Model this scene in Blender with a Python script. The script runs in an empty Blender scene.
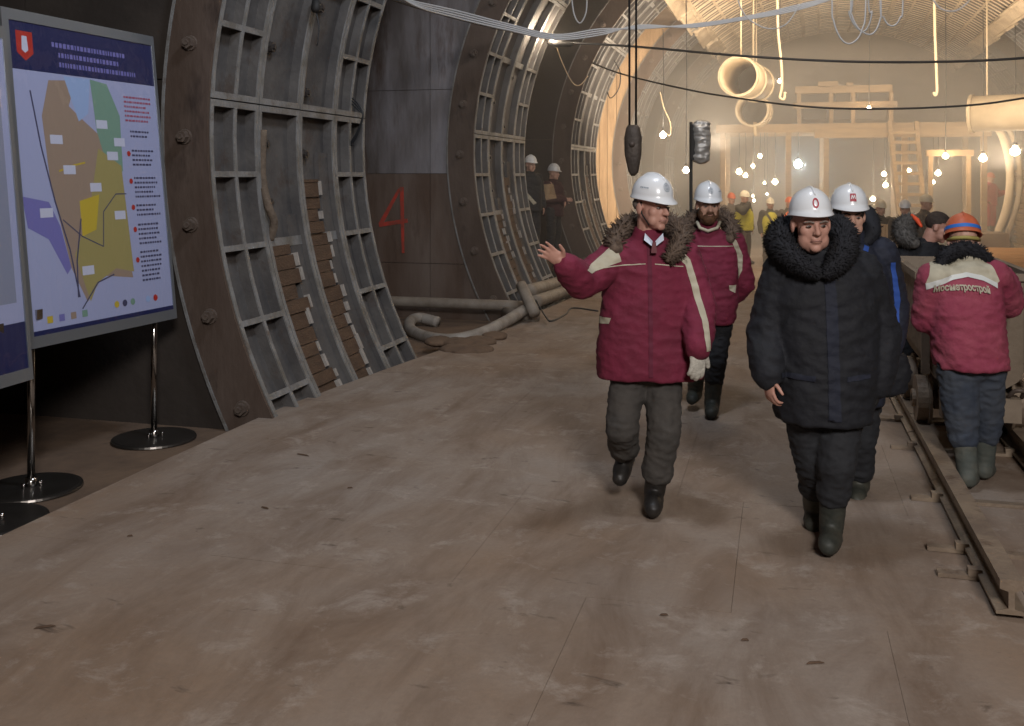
import bpy, bmesh, math, random
from math import sin, cos, tan, atan, pi, sqrt, radians
from mathutils import Vector, Matrix, noise
from mathutils.bvhtree import BVHTree

random.seed(7)
SC = bpy.context.scene
COL = SC.collection

# ------------------------------------------------------------------ camera
F = 1000.0                    # focal length in pixels of the 1024 x 726 frame
TH = radians(15.0)            # camera turned left of the tunnel axis
CH = 1.85                     # camera height over the platform
HOR = 175.0                   # horizon row
cam_d = bpy.data.cameras.new('camera')
cam_d.sensor_width = 36.0
cam_d.lens = 36.0 * F / 1024.0
cam_d.shift_y = -(363.0 - HOR) / 1024.0
cam_d.clip_end = 200
cam = bpy.data.objects.new('camera', cam_d)
COL.objects.link(cam)
cam.location = (0, 0, CH)
cam.rotation_euler = (pi / 2, 0, TH)
SC.camera = cam

# ------------------------------------------------------------------ world, exposure
SC.view_settings.view_transform = 'Standard'
SC.view_settings.look = 'None'
SC.view_settings.gamma = 1.0
SC.view_settings.use_curve_mapping = False
SC.view_settings.exposure = 0.0
SC.cycles.use_denoising = True
SC.cycles.max_bounces = 7
SC.cycles.diffuse_bounces = 4
SC.cycles.volume_bounces = 1
SC.cycles.transparent_max_bounces = 12
SC.cycles.sample_clamp_indirect = 4.0
SC.cycles.caustics_reflective = False
SC.cycles.caustics_refractive = False
wd = bpy.data.worlds.new('world')
SC.world = wd
wd.use_nodes = True
wd.node_tree.nodes['Background'].inputs[0].default_value = (0.5, 0.5, 0.55, 1)
wd.node_tree.nodes['Background'].inputs[1].default_value = 0.02


def light(name, kind, loc, energy, color, target=None, size=1.0, size_y=None, spot=90, blend=0.6):
    d = bpy.data.lights.new(name, kind)
    d.energy = energy
    d.color = color
    if kind == 'AREA':
        d.size = size
        if size_y:
            d.shape = 'RECTANGLE'
            d.size_y = size_y
    elif kind == 'SPOT':
        d.spot_size = radians(spot)
        d.spot_blend = blend
        d.shadow_soft_size = size
    else:
        d.shadow_soft_size = size
    o = bpy.data.objects.new(name, d)
    COL.objects.link(o)
    o.location = loc
    if target is not None:
        o.rotation_euler = (Vector(target) - Vector(loc)).to_track_quat('-Z', 'Y').to_euler()
    return o


WARM = (1.0, 0.81, 0.60)
COOL = (0.80, 0.88, 1.0)
# work floods of the near bay, hung under the vault behind and above the camera, then an added mid fill
light('flood_near', 'AREA', (2.2, -3.0, 5.4), 640, (1.0, 0.95, 0.92), (-0.6, 6.5, 0.8), 1.6)
light('flood_cool', 'AREA', (-0.6, 5.2, 6.6), 160, COOL, (-4.2, 9.2, 2.2), 0.9)
light('fill_mid', 'AREA', (0.4, 12.0, 6.9), 130, (1.0, 0.88, 0.76), (-1.0, 15.0, 0.5), 1.2)  # added fill brightening the floor of the middle bays, no lamp seen there
# warm floods under the vault of the far bays
light('flood_warm_a', 'AREA', (0.8, 23.0, 6.9), 460, WARM, (1.5, 31.0, 1.5), 1.2)
light('flood_warm_b', 'SPOT', (-2.6, 24.8, 1.6), 800, WARM, (-4.4, 27.7, 3.4), 0.2, spot=130)
light('flood_warm_c', 'SPOT', (4.4, 22.0, 2.0), 2400, WARM, (4.0, 27.0, 7.4), 0.15, spot=110)
light('flood_warm_d', 'SPOT', (-1.2, 20.5, 2.4), 2200, WARM, (-1.4, 24.5, 7.4), 0.15, spot=140)

# ------------------------------------------------------------------ pixel helpers


def fz(Y):
    """floor height: level, then falling gently into the far bays"""
    if Y < 10:
        return 0.0
    return -0.55 * min(1.0, (Y - 10) / 16.0)


def ratio(px):
    return tan(atan((px - 512.0) / F) - TH)


def P(px, py, Y):
    X = Y * ratio(px)
    d = -X * sin(TH) + Y * cos(TH)
    return Vector((X, Y, CH - (py - HOR) / F * d))


def G(px, py, z=0.0):
    d = (CH - z) * F / (py - HOR)
    r = ratio(px)
    Y = d / (cos(TH) - r * sin(TH))
    return Vector((r * Y, Y, z))


# ------------------------------------------------------------------ materials
def lin(c):
    if isinstance(c, str):
        c = tuple(int(c[i:i + 2], 16) / 255 for i in (0, 2, 4))
    return tuple((x / 12.92 if x <= 0.04045 else ((x + 0.055) / 1.055) ** 2.4) for x in c)


MATS = {}


def mat(name, c1, c2=None, rough=0.8, metal=0.0, scale=3.0, bump=0.0, bscale=30.0, c3=None, stretch=(1, 1, 1),
        coat=0.0, world=False, s3=9.0, lo=0.38, hi=0.66):
    if name in MATS:
        return MATS[name]
    m = bpy.data.materials.new(name)
    m.use_nodes = True
    nt = m.node_tree
    b = nt.nodes['Principled BSDF']
    b.inputs['Roughness'].default_value = rough
    b.inputs['Metallic'].default_value = metal
    if coat:
        b.inputs['Coat Weight'].default_value = coat
        b.inputs['Coat Roughness'].default_value = 0.15
    c1 = lin(c1)
    b.inputs['Base Color'].default_value = (*c1, 1)
    if c2 is not None or bump:
        if world:
            g = nt.nodes.new('ShaderNodeNewGeometry')
            src = g.outputs['Position']
        else:
            g = nt.nodes.new('ShaderNodeTexCoord')
            src = g.outputs['Object']
        mp = nt.nodes.new('ShaderNodeMapping')
        mp.inputs['Scale'].default_value = stretch
        nt.links.new(src, mp.inputs['Vector'])
    if c2 is not None:
        n = nt.nodes.new('ShaderNodeTexNoise')
        n.inputs['Scale'].default_value = scale
        n.inputs['Detail'].default_value = 7
        n.inputs['Roughness'].default_value = 0.62
        nt.links.new(mp.outputs[0], n.inputs['Vector'])
        r = nt.nodes.new('ShaderNodeMapRange')
        r.inputs[1].default_value = lo
        r.inputs[2].default_value = hi
        nt.links.new(n.outputs[0], r.inputs[0])
        mx = nt.nodes.new('ShaderNodeMix')
        mx.data_type = 'RGBA'
        mx.inputs['A'].default_value = (*c1, 1)
        mx.inputs['B'].default_value = (*lin(c2), 1)
        nt.links.new(r.outputs[0], mx.inputs['Factor'])
        out = mx.outputs['Result']
        if c3 is not None:
            n3 = nt.nodes.new('ShaderNodeTexNoise')
            n3.inputs['Scale'].default_value = s3
            n3.inputs['Detail'].default_value = 5
            n3.inputs['Roughness'].default_value = 0.7
            nt.links.new(mp.outputs[0], n3.inputs['Vector'])
            r3 = nt.nodes.new('ShaderNodeMapRange')
            r3.inputs[1].default_value = 0.57
            r3.inputs[2].default_value = 0.74
            nt.links.new(n3.outputs[0], r3.inputs[0])
            m3 = nt.nodes.new('ShaderNodeMix')
            m3.data_type = 'RGBA'
            nt.links.new(r3.outputs[0], m3.inputs['Factor'])
            nt.links.new(out, m3.inputs['A'])
            m3.inputs['B'].default_value = (*lin(c3), 1)
            out = m3.outputs['Result']
        nt.links.new(out, b.inputs['Base Color'])
    if bump:
        nb = nt.nodes.new('ShaderNodeTexNoise')
        nb.inputs['Scale'].default_value = bscale
        nb.inputs['Detail'].default_value = 4
        nt.links.new(mp.outputs[0], nb.inputs['Vector'])
        bp = nt.nodes.new('ShaderNodeBump')
        bp.inputs['Strength'].default_value = bump
        bp.inputs['Distance'].default_value = 0.02
        nt.links.new(nb.outputs[0], bp.inputs['Height'])
        nt.links.new(bp.outputs[0], b.inputs['Normal'])
    MATS[name] = m
    return m


def emat(name, color, strength):
    if name in MATS:
        return MATS[name]
    m = bpy.data.materials.new(name)
    m.use_nodes = True
    b = m.node_tree.nodes['Principled BSDF']
    b.inputs['Base Color'].default_value = (*color, 1)
    b.inputs['Emission Color'].default_value = (*color, 1)
    b.inputs['Emission Strength'].default_value = strength
    MATS[name] = m
    return m


M_floor = mat('dusty_floor', '8f7c6c', 'a39283', rough=0.82, scale=0.9, bump=0.25, bscale=14, c3='6b5646', world=True, s3=1.7)
def floor_mat():
    m = bpy.data.materials.new('dusty_walkway')
    m.use_nodes = True
    nt = m.node_tree
    b = nt.nodes['Principled BSDF']
    b.inputs['Roughness'].default_value = 0.8
    g = nt.nodes.new('ShaderNodeNewGeometry')

    def noise_(scale, detail, rough, lo, hi, stretch=(1, 1, 1), dist=0.0):
        mp = nt.nodes.new('ShaderNodeMapping')
        mp.inputs['Scale'].default_value = stretch
        nt.links.new(g.outputs['Position'], mp.inputs[0])
        n = nt.nodes.new('ShaderNodeTexNoise')
        n.inputs['Scale'].default_value = scale
        n.inputs['Detail'].default_value = detail
        n.inputs['Roughness'].default_value = rough
        n.inputs['Distortion'].default_value = dist
        nt.links.new(mp.outputs[0], n.inputs['Vector'])
        r = nt.nodes.new('ShaderNodeMapRange')
        r.inputs[1].default_value = lo
        r.inputs[2].default_value = hi
        nt.links.new(n.outputs[0], r.inputs[0])
        return r.outputs[0], n.outputs[0]

    def mix(fac, a, c, amt=1.0):
        if amt < 1:
            mm = nt.nodes.new('ShaderNodeMath')
            mm.operation = 'MULTIPLY'
            mm.inputs[1].default_value = amt
            nt.links.new(fac, mm.inputs[0])
            fac = mm.outputs[0]
        mx = nt.nodes.new('ShaderNodeMix')
        mx.data_type = 'RGBA'
        nt.links.new(fac, mx.inputs['Factor'])
        if isinstance(a, str):
            mx.inputs['A'].default_value = (*lin(a), 1)
        else:
            nt.links.new(a, mx.inputs['A'])
        mx.inputs['B'].default_value = (*lin(c), 1)
        return mx.outputs['Result']
    f1, _ = noise_(0.45, 6, 0.6, 0.36, 0.64)
    c = mix(f1, '8a7460', '958a80')
    f2, _ = noise_(1.6, 8, 0.7, 0.42, 0.75, (1.6, 0.55, 1), 0.6)
    c = mix(f2, c, '67513f', 0.95)
    f3, _ = noise_(3.2, 8, 0.75, 0.54, 0.72, (1, 1, 1), 0.4)
    c = mix(f3, c, 'aca196', 0.75)
    f4, _ = noise_(6.0, 4, 0.65, 0.64, 0.74, (0.6, 1.4, 1), 0.5)
    c = mix(f4, c, '45372c', 0.85)
    f5, h5 = noise_(38.0, 4, 0.7, 0.35, 0.75)
    c = mix(f5, c, '75675a', 0.35)
    nt.links.new(c, b.inputs['Base Color'])
    bp = nt.nodes.new('ShaderNodeBump')
    bp.inputs['Strength'].default_value = 0.35
    bp.inputs['Distance'].default_value = 0.015
    _, h = noise_(9.0, 8, 0.7, 0, 1)
    nt.links.new(h, bp.inputs['Height'])
    nt.links.new(bp.outputs[0], b.inputs['Normal'])
    return m


M_floor = floor_mat()
M_floor_b = mat('dusty_floor_brown', '87715f', '9d8a7a', rough=0.85, scale=1.1, bump=0.25, bscale=16, c3='66503f', world=True, s3=2.1)
M_dirt = mat('packed_dirt', '6e5a49', '56463a', rough=0.95, scale=2.0, bump=0.6, bscale=9, world=True)
M_iron = mat('cast_iron_dusty', '4c4a4a', '625f5d', rough=0.75, metal=0.1, scale=2.2, bump=0.3, bscale=22, c3='4d423b', world=True, s3=3.0)
M_edge = mat('cast_iron_edge_pale', '838485', '67645f', rough=0.6, metal=0.15, scale=5.0, bump=0.3, bscale=30, c3='5d5048', world=True, s3=6.0)  # paler tone than the webs, for flange caps and weld beads
M_rust = mat('rusted_steel', '4b3d34', '5d5048', rough=0.7, metal=0.15, scale=1.6, bump=0.3, bscale=18, c3='322823', world=True, stretch=(1, 1, 0.35), s3=2.6)
M_plate = mat('stained_steel_plate', '5c5654', '96949a', rough=0.45, metal=0.25, scale=1.1, bump=0.25, bscale=10, c3='4a3426', world=True, stretch=(1.4, 1.4, 0.3), s3=1.4)
M_plate_low = mat('rust_stained_plate', '57453a', '6f625a', rough=0.6, metal=0.15, scale=1.3, bump=0.25, bscale=10, c3='3f2c20', world=True, stretch=(1.6, 1.6, 0.35), s3=1.8)
M_plate_dk = mat('dark_steel_plate', '2f2925', '3c3530', rough=0.75, metal=0.1, scale=1.5, bump=0.2, bscale=14, world=True)
M_vskin = mat('vault_skin_shaded', '4a4037', '5c5045', rough=0.85, scale=1.5, bump=0.3, bscale=12, world=True)  # darkened for the shade in the recessed cells, partly for dirt
M_vault = mat('vault_iron_lit', 'b8a68d', 'd2c1a6', rough=0.8, scale=1.5, bump=0.3, bscale=12, c3='7d6750', world=True, s3=2.0)  # light caught by the rib faces is put into this pale colour
M_rock = mat('soil_behind_lining', '5a4c40', '6a5b4d', rough=0.95, scale=1.2, bump=0.5, bscale=6, world=True)
M_bulk = mat('bulkhead_face', '6b5d4d', '7d6e5c', rough=0.9, scale=0.8, bump=0.4, bscale=5, c3='54483b', world=True)
M_timber = mat('timber_board', 'b89b78', 'a08262', rough=0.75, scale=3.0, bump=0.3, bscale=20, world=True, stretch=(3, 3, 0.4), c3='7d5836', s3=4)
M_plank = mat('dark_lagging_board', '4a382a', '5a4534', rough=0.85, scale=4.0, bump=0.4, bscale=24, world=True, stretch=(1, 1, 3))
M_plaster = mat('broken_plaster', '8f8a85', 'a5a09a', rough=0.9, scale=5, bump=0.6, bscale=18, world=True)
M_bolt = mat('bolt_steel', '6b6058', '554840', rough=0.55, metal=0.3, scale=20, bump=0.2)
M_bolt_dk = mat('bolt_steel_dark', '3f3b3a', '57514e', rough=0.5, metal=0.5, scale=20)
M_redpaint = mat('red_paint', 'b03222', '7c3a2c', rough=0.7, scale=9)
M_pipe = mat('pale_pipe', '8f877d', '766c61', rough=0.6, scale=4, bump=0.2, world=True)
M_hose = mat('grey_hose', '9a958f', '7f776e', rough=0.65, scale=5, bump=0.15, world=True)
M_cable_w = mat('white_cable', 'b9bfc7', rough=0.5)
M_cable_k = mat('black_cable', '24262a', rough=0.5)
M_rope = mat('pale_rope', 'cbb899', rough=0.9)
M_hosedirt = mat('mud_caked_hose', '6c5f52', '554a40', rough=0.95, scale=8, bump=0.8, bscale=25)
M_rail = mat('dusty_rail', '77685a', '94836f', rough=0.6, metal=0.2, scale=4, bump=0.3, world=True, c3='5b4736')
M_chrome = mat('chrome_tube', 'b0aca8', rough=0.18, metal=1.0)
M_baseplate = mat('brushed_base', '6e6a66', '5f5a55', rough=0.35, metal=0.9, scale=4)
M_alu = mat('aluminium_frame', '8e949b', rough=0.35, metal=0.7)
M_tub = mat('tub_steel', '8a7c6c', '756757', rough=0.8, metal=0.1, scale=2.5, bump=0.5, bscale=10, c3='5d4a38', world=True)
M_deckwood = mat('deck_timber', 'a48a68', '8a7152', rough=0.85, scale=2.5, bump=0.4, world=True, stretch=(0.5, 1, 4))
M_duct = mat('vent_duct', 'a59478', 'bba98c', rough=0.6, scale=1.5, world=True)
M_foil = mat('crumpled_foil', 'b4b2ae', rough=0.42, metal=0.45, bump=1.0, bscale=9)
M_black = mat('matt_black', '1b1a1a', rough=0.7)
M_ply = mat('orange_plywood', 'b58654', 'a2764a', rough=0.8, scale=2, world=True)

# ------------------------------------------------------------------ mesh building


def setp(o, label=None, cat=None, group=None, kind=None):
    if label:
        o['label'] = label
    if cat:
        o['category'] = cat
    if group:
        o['group'] = group
    if kind:
        o['kind'] = kind
    return o


def empty(name, loc=(0, 0, 0), rz=0.0, parent=None, **k):
    o = bpy.data.objects.new(name, None)
    COL.objects.link(o)
    o.location = loc
    o.rotation_euler = (0, 0, rz)
    o.empty_display_size = 0.2
    if parent:
        o.parent = parent
    return setp(o, **k)


def link(name, me, parent=None, loc=None, rot=None, **k):
    o = bpy.data.objects.new(name, me)
    COL.objects.link(o)
    if parent is not None:
        o.parent = parent
    if loc is not None:
        o.location = loc
    if rot is not None:
        o.rotation_euler = rot
    return setp(o, **k)


class MB:
    def __init__(s):
        s.v = []
        s.f = []
        s.m = []

    def add(s, vs, fs, mi=0):
        n = len(s.v)
        s.v += [tuple(p) for p in vs]
        for f in fs:
            s.f.append(tuple(i + n for i in f))
            s.m.append(mi)
        return s

    def box(s, c, d, mi=0, R=None):
        hx, hy, hz = d[0] / 2, d[1] / 2, d[2] / 2
        vs = [Vector((x, y, z)) for x in (-hx, hx) for y in (-hy, hy) for z in (-hz, hz)]
        if R is not None:
            vs = [R @ p for p in vs]
        c = Vector(c)
        return s.add([p + c for p in vs],
                     [(0, 1, 3, 2), (4, 6, 7, 5), (0, 4, 5, 1), (2, 3, 7, 6), (0, 2, 6, 4), (1, 5, 7, 3)], mi)

    def hexa(s, p8, mi=0):
        """eight corners: bottom a b c d, top a b c d"""
        return s.add(p8, [(3, 2, 1, 0), (4, 5, 6, 7), (0, 1, 5, 4), (1, 2, 6, 5), (2, 3, 7, 6), (3, 0, 4, 7)], mi)

    def tube(s, pts, rad, n=10, mi=0, round_ends=False, flat=None):
        pts = [Vector(p) for p in pts]
        if not hasattr(rad, '__len__'):
            rad = [rad] * len(pts)
        rad = list(rad)
        if round_ends:
            d0 = (pts[0] - pts[1]).normalized()
            d1 = (pts[-1] - pts[-2]).normalized()
            a, b, ra, rb = pts[0], pts[-1], rad[0], rad[-1]
            pre = [(a + d0 * ra * sin(q), ra * cos(q)) for q in (1.45, 1.0, 0.5)]
            post = [(b + d1 * rb * sin(q), rb * cos(q)) for q in (0.5, 1.0, 1.45)]
            pts = [p for p, _ in pre] + pts + [p for p, _ in post]
            rad = [r for _, r in pre] + rad + [r for _, r in post]
        rings = []
        t0 = (pts[1] - pts[0]).normalized()
        up = Vector((0, 0, 1)) if abs(t0.z) < 0.9 else Vector((0, 1, 0))
        u = t0.cross(up).normalized()
        for i, p in enumerate(pts):
            if i == 0:
                t = (pts[1] - pts[0])
            elif i == len(pts) - 1:
                t = (pts[-1] - pts[-2])
            else:
                t = (pts[i + 1] - pts[i]).normalized() + (pts[i] - pts[i - 1]).normalized()
            t.normalize()
            u = (u - t * u.dot(t))
            if u.length < 1e-5:
                u = t.orthogonal()
            u.normalize()
            w = t.cross(u)
            rings.append([p + (u * cos(2 * pi * k / n) + w * sin(2 * pi * k / n)) * rad[i] for k in range(n)])
        vs = [q for r in rings for q in r]
        fs = []
        for i in range(len(rings) - 1):
            for k in range(n):
                a = i * n + k
                b = i * n + (k + 1) % n
                fs.append((a, b, b + n, a + n))
        fs.append(tuple(reversed(range(n))))
        fs.append(tuple(range((len(rings) - 1) * n, len(rings) * n)))
        return s.add(vs, fs, mi)

    def loft(s, st, n=28, mi=0, e=2.3, R=None):
        """closed loft of super-ellipses, stations (x, y, z, rx, ry)"""
        vs = []
        for (x, y, z, rx, ry) in st:
            for k in range(n):
                a = 2 * pi * k / n
                ca, sa = cos(a), sin(a)
                vs.append(Vector((x + rx * math.copysign(abs(ca) ** (2 / e), ca),
                                  y + ry * math.copysign(abs(sa) ** (2 / e), sa), z)))
        if R is not None:
            vs = [R @ p for p in vs]
        fs = []
        for i in range(len(st) - 1):
            for k in range(n):
                a = i * n + k
                b = i * n + (k + 1) % n
                fs.append((a, b, b + n, a + n))
        fs.append(tuple(reversed(range(n))))
        fs.append(tuple(range((len(st) - 1) * n, len(st) * n)))
        return s.add(vs, fs, mi)

    def ell(s, c, r, R=None, nu=14, nv=9, mi=0):
        c = Vector(c)
        if not hasattr(r, '__len__'):
            r = (r, r, r)
        vs = []
        for j in range(1, nv):
            ph = pi * j / nv
            for k in range(nu):
                a = 2 * pi * k / nu
                vs.append(Vector((r[0] * sin(ph) * cos(a), r[1] * sin(ph) * sin(a), r[2] * cos(ph))))
        vs.append(Vector((0, 0, r[2])))
        vs.append(Vector((0, 0, -r[2])))
        if R is not None:
            vs = [R @ p for p in vs]
        vs = [p + c for p in vs]
        T, B = len(vs) - 2, len(vs) - 1
        fs = []
        for j in range(nv - 2):
            for k in range(nu):
                a = j * nu + k
                b = j * nu + (k + 1) % nu
                fs.append((a, a + nu, b + nu, b))
        for k in range(nu):
            fs.append((T, k, (k + 1) % nu))
            o = (nv - 2) * nu
            fs.append((B, o + (k + 1) % nu, o + k))
        return s.add(vs, fs, mi)

    def cyl(s, a, b, r0, r1=None, n=16, mi=0):
        return s.tube([a, b], [r0, r0 if r1 is None else r1], n, mi)

    def mesh(s, name, mats, smooth=False):
        me = bpy.data.meshes.new(name)
        me.from_pydata(s.v, [], s.f)
        if not isinstance(mats, (list, tuple)):
            mats = [mats]
        for m in mats:
            me.materials.append(m)
        if len(mats) > 1:
            me.polygons.foreach_set('material_index', s.m)
        if smooth:
            me.polygons.foreach_set('use_smooth', [True] * len(me.polygons))
        me.update()
        return me

    def build(s, name, mats, parent=None, smooth=False, loc=None, rot=None, **k):
        return link(name, s.mesh(name, mats, smooth), parent, loc, rot, **k)


def spline(pts, k=6):
    """catmull-rom through points"""
    pts = [Vector(p) for p in pts]
    q = [pts[0] * 2 - pts[1]] + pts + [pts[-1] * 2 - pts[-2]]
    out = []
    for i in range(1, len(q) - 2):
        for j in range(k):
            t = j / k
            a, b, c, d = q[i - 1], q[i], q[i + 1], q[i + 2]
            out.append(0.5 * ((2 * b) + (c - a) * t + (2 * a - 5 * b + 4 * c - d) * t * t + (3 * b - a - 3 * c + d) * t ** 3))
    out.append(pts[-1])
    return out


def cable(name, pts, r, m, label=None, cat='cable', parent=None, group=None, n=6, k=7):
    return MB().tube(spline(pts, k), r, n).build(name, m, parent, True, label=label, cat=cat if not parent else None, group=group)


def copy_tree(o, parent=None):
    c = o.copy()
    COL.objects.link(c)
    c.parent = parent
    for ch in o.children:
        copy_tree(ch, c)
    return c

# ================================================================== THE TUNNEL
TA, TB, TZ = 5.94, 5.2, 2.2       # half width, half height, axis height of the lining
T0, T1 = -0.50, 0.82              # arc of the side walls, vault above
W = 0.75
PYL = [-7.0, -0.04, 6.9, 13.84, 20.8, 27.7, 34.6]     # near edges of the lining pylons
YEND = 41.0
YBEG = -8.0


def xc(Y):
    return 1.66 + 0.6 * max(0.0, min(1.0, (Y - 24) / 14.0))


def TP(t, r):
    return (-(TA + r) * cos(t), TZ + (TB + r) * sin(t))


def arc_box(mb, t0, t1, y0, y1, r0, r1, mi=0, step=0.05):
    n = max(1, int(abs(t1 - t0) / step))
    vs, fs = [], []
    for i in range(n + 1):
        t = t0 + (t1 - t0) * i / n
        for (r, y) in ((r0, y0), (r0, y1), (r1, y1), (r1, y0)):
            x, z = TP(t, r)
            vs.append((x, y, z))
    for i in range(n):
        a = i * 4
        for k in range(4):
            b = (k + 1) % 4
            fs.append((a + k, a + 4 + k, a + 4 + b, a + b))
    fs.append((0, 1, 2, 3))
    e = n * 4
    fs.append((e + 3, e + 2, e + 1, e))
    mb.add(vs, fs, mi)
    return mb


def flange(mb, t0, t1, y0, y1, depth, step=0.05, cap=0.012):
    """iron web with a paler cap facing the tunnel"""
    arc_box(mb, t0, t1, y0, y1, cap, depth, 0, step)
    arc_box(mb, t0, t1, y0, y1, 0.0, cap, 1, step)


def segment_mesh(t0, t1, ribs, mid, deep=True):
    mb = MB()
    g = 0.006
    SK = 0.10
    arc_box(mb, t0 + 0.001, t1 - 0.001, g, W - g, SK, 0.235, 0)
    for y in (g, W - g - 0.045):
        flange(mb, t0 + 0.001, t1 - 0.001, y, y + 0.045, SK)
    if mid:
        flange(mb, t0 + 0.001, t1 - 0.001, W / 2 - 0.02, W / 2 + 0.02, SK)
    for t in (t0 + 0.006, t1 - 0.006):
        flange(mb, t - 0.005, t + 0.005, 0.051, W - 0.051, SK)
    for t in ribs:
        if deep:
            flange(mb, t - 0.0045, t + 0.0045, 0.051, W - 0.051, SK)
        else:
            arc_box(mb, t - 0.008, t + 0.008, 0.051, W - 0.051, 0.05, SK, 1)
    return mb.mesh('lining_segment', [M_iron, M_edge])


TJ = 0.048
CELL = 0.114
SEGS = [(T0, TJ), (TJ, TJ + 4 * CELL), (TJ + 4 * CELL, T1)]


def ribs_of(t0, t1):
    out = []
    k = -8
    while k < 12:
        t = TJ + k * CELL
        if t0 + 0.03 < t < t1 - 0.03:
            out.append(t)
        k += 1
    return out


seg_mid = [segment_mesh(a, b, ribs_of(a, b), True) for a, b in SEGS]
seg_open = [segment_mesh(a, b, ribs_of(a, b)[::2][-1:] if i == 0 else ribs_of(a, b)[1::2], False, False) for i, (a, b) in enumerate(SEGS)]


def mirror_mesh(me):
    m = me.copy()
    m.transform(Matrix.Scale(-1, 4, Vector((1, 0, 0))))
    m.flip_normals()
    return m


seg_mid_r = [mirror_mesh(m) for m in seg_mid]


def hex_bolt_mesh():
    mb = MB()
    mb.cyl((0, 0, 0), (0, -0.018, 0), 0.062, 0.058, 16)
    mb.cyl((0, -0.018, 0), (0, -0.06, 0), 0.048, 0.046, 6)
    mb.cyl((0, -0.06, 0), (0, -0.078, 0), 0.024, 0.022, 10)
    return mb.mesh('bolt', M_bolt)


BOLT = hex_bolt_mesh()
BOLT_DK = BOLT.copy()
BOLT_DK.materials[0] = M_bolt_dk


def core_mesh(L, side):
    """block of ground behind one pylon, its side faces are the passage walls"""
    pts = []
    n = 24
    for i in range(n + 1):
        x, z = TP(T0 + (T1 - T0) * i / n, 0.24)
        pts.append((x * side, z))
    xb = -10.2 * side
    pts += [(xb, pts[-1][1]), (xb, pts[0][1])]
    k = len(pts)
    vs = [(x, 0.03, z) for x, z in pts] + [(x, L - 0.01, z) for x, z in pts]
    fs = [tuple(range(k)), tuple(reversed(range(k, 2 * k)))]
    fs += [(i, i + k, (i + 1) % k + k, (i + 1) % k) for i in range(k)]
    me = MB().add(vs, fs).mesh('pylon_core', M_rock)
    return me


wall_left = empty('wall_left', (-9, 0, 0), kind='structure')
wall_right = empty('wall_right', (12, 0, 0), kind='structure')
OFFL, OFFR = Vector((9, 0, 0)), Vector((-12, 0, 0))


def L(v):
    return Vector(v) + OFFL


# rock sides closing the passages far back, passage roof
MB().box((0, (YBEG + YEND) / 2, 2.5), (0.3, YEND - YBEG, 8)).build('rock_side', M_rock, wall_left, loc=L((-8.7, 0, 0)) - Vector((0, 0, 0)))
MB().box((0, (YBEG + YEND) / 2, 2.5), (0.3, YEND - YBEG, 8)).build('rock_side', M_rock, wall_right, loc=Vector((12.3, 0, 0)) + OFFR)
MB().box((-5.6, (YBEG + YEND) / 2, 6.2), (6.2, YEND - YBEG, 0.25)).build('passage_roof', M_rock, wall_left, loc=OFFL)
MB().box((9.6, (YBEG + YEND) / 2, 6.2), (6.2, YEND - YBEG, 0.25)).build('passage_roof', M_rock, wall_right, loc=OFFR)


def cx_left(Y, z, r):
    q = (z - TZ) / (TB + r)
    return xc(Y) - (TA + r) * sqrt(max(0.0, 1 - q * q))


CORE_L, CORE_R = core_mesh(3.0, 1), core_mesh(3.0, -1)
facemb = MB()
arc_box(facemb, T0, T1, -0.03, 0.0, 0.004, 0.40, 0, 0.03)
FACE = facemb.mesh('flange_face', M_rust)
weld = MB()
arc_box(weld, T0, T1, -0.045, -0.03, 0.385, 0.405, 0, 0.02)
WELD = weld.mesh('weld_bead', M_edge)

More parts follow.
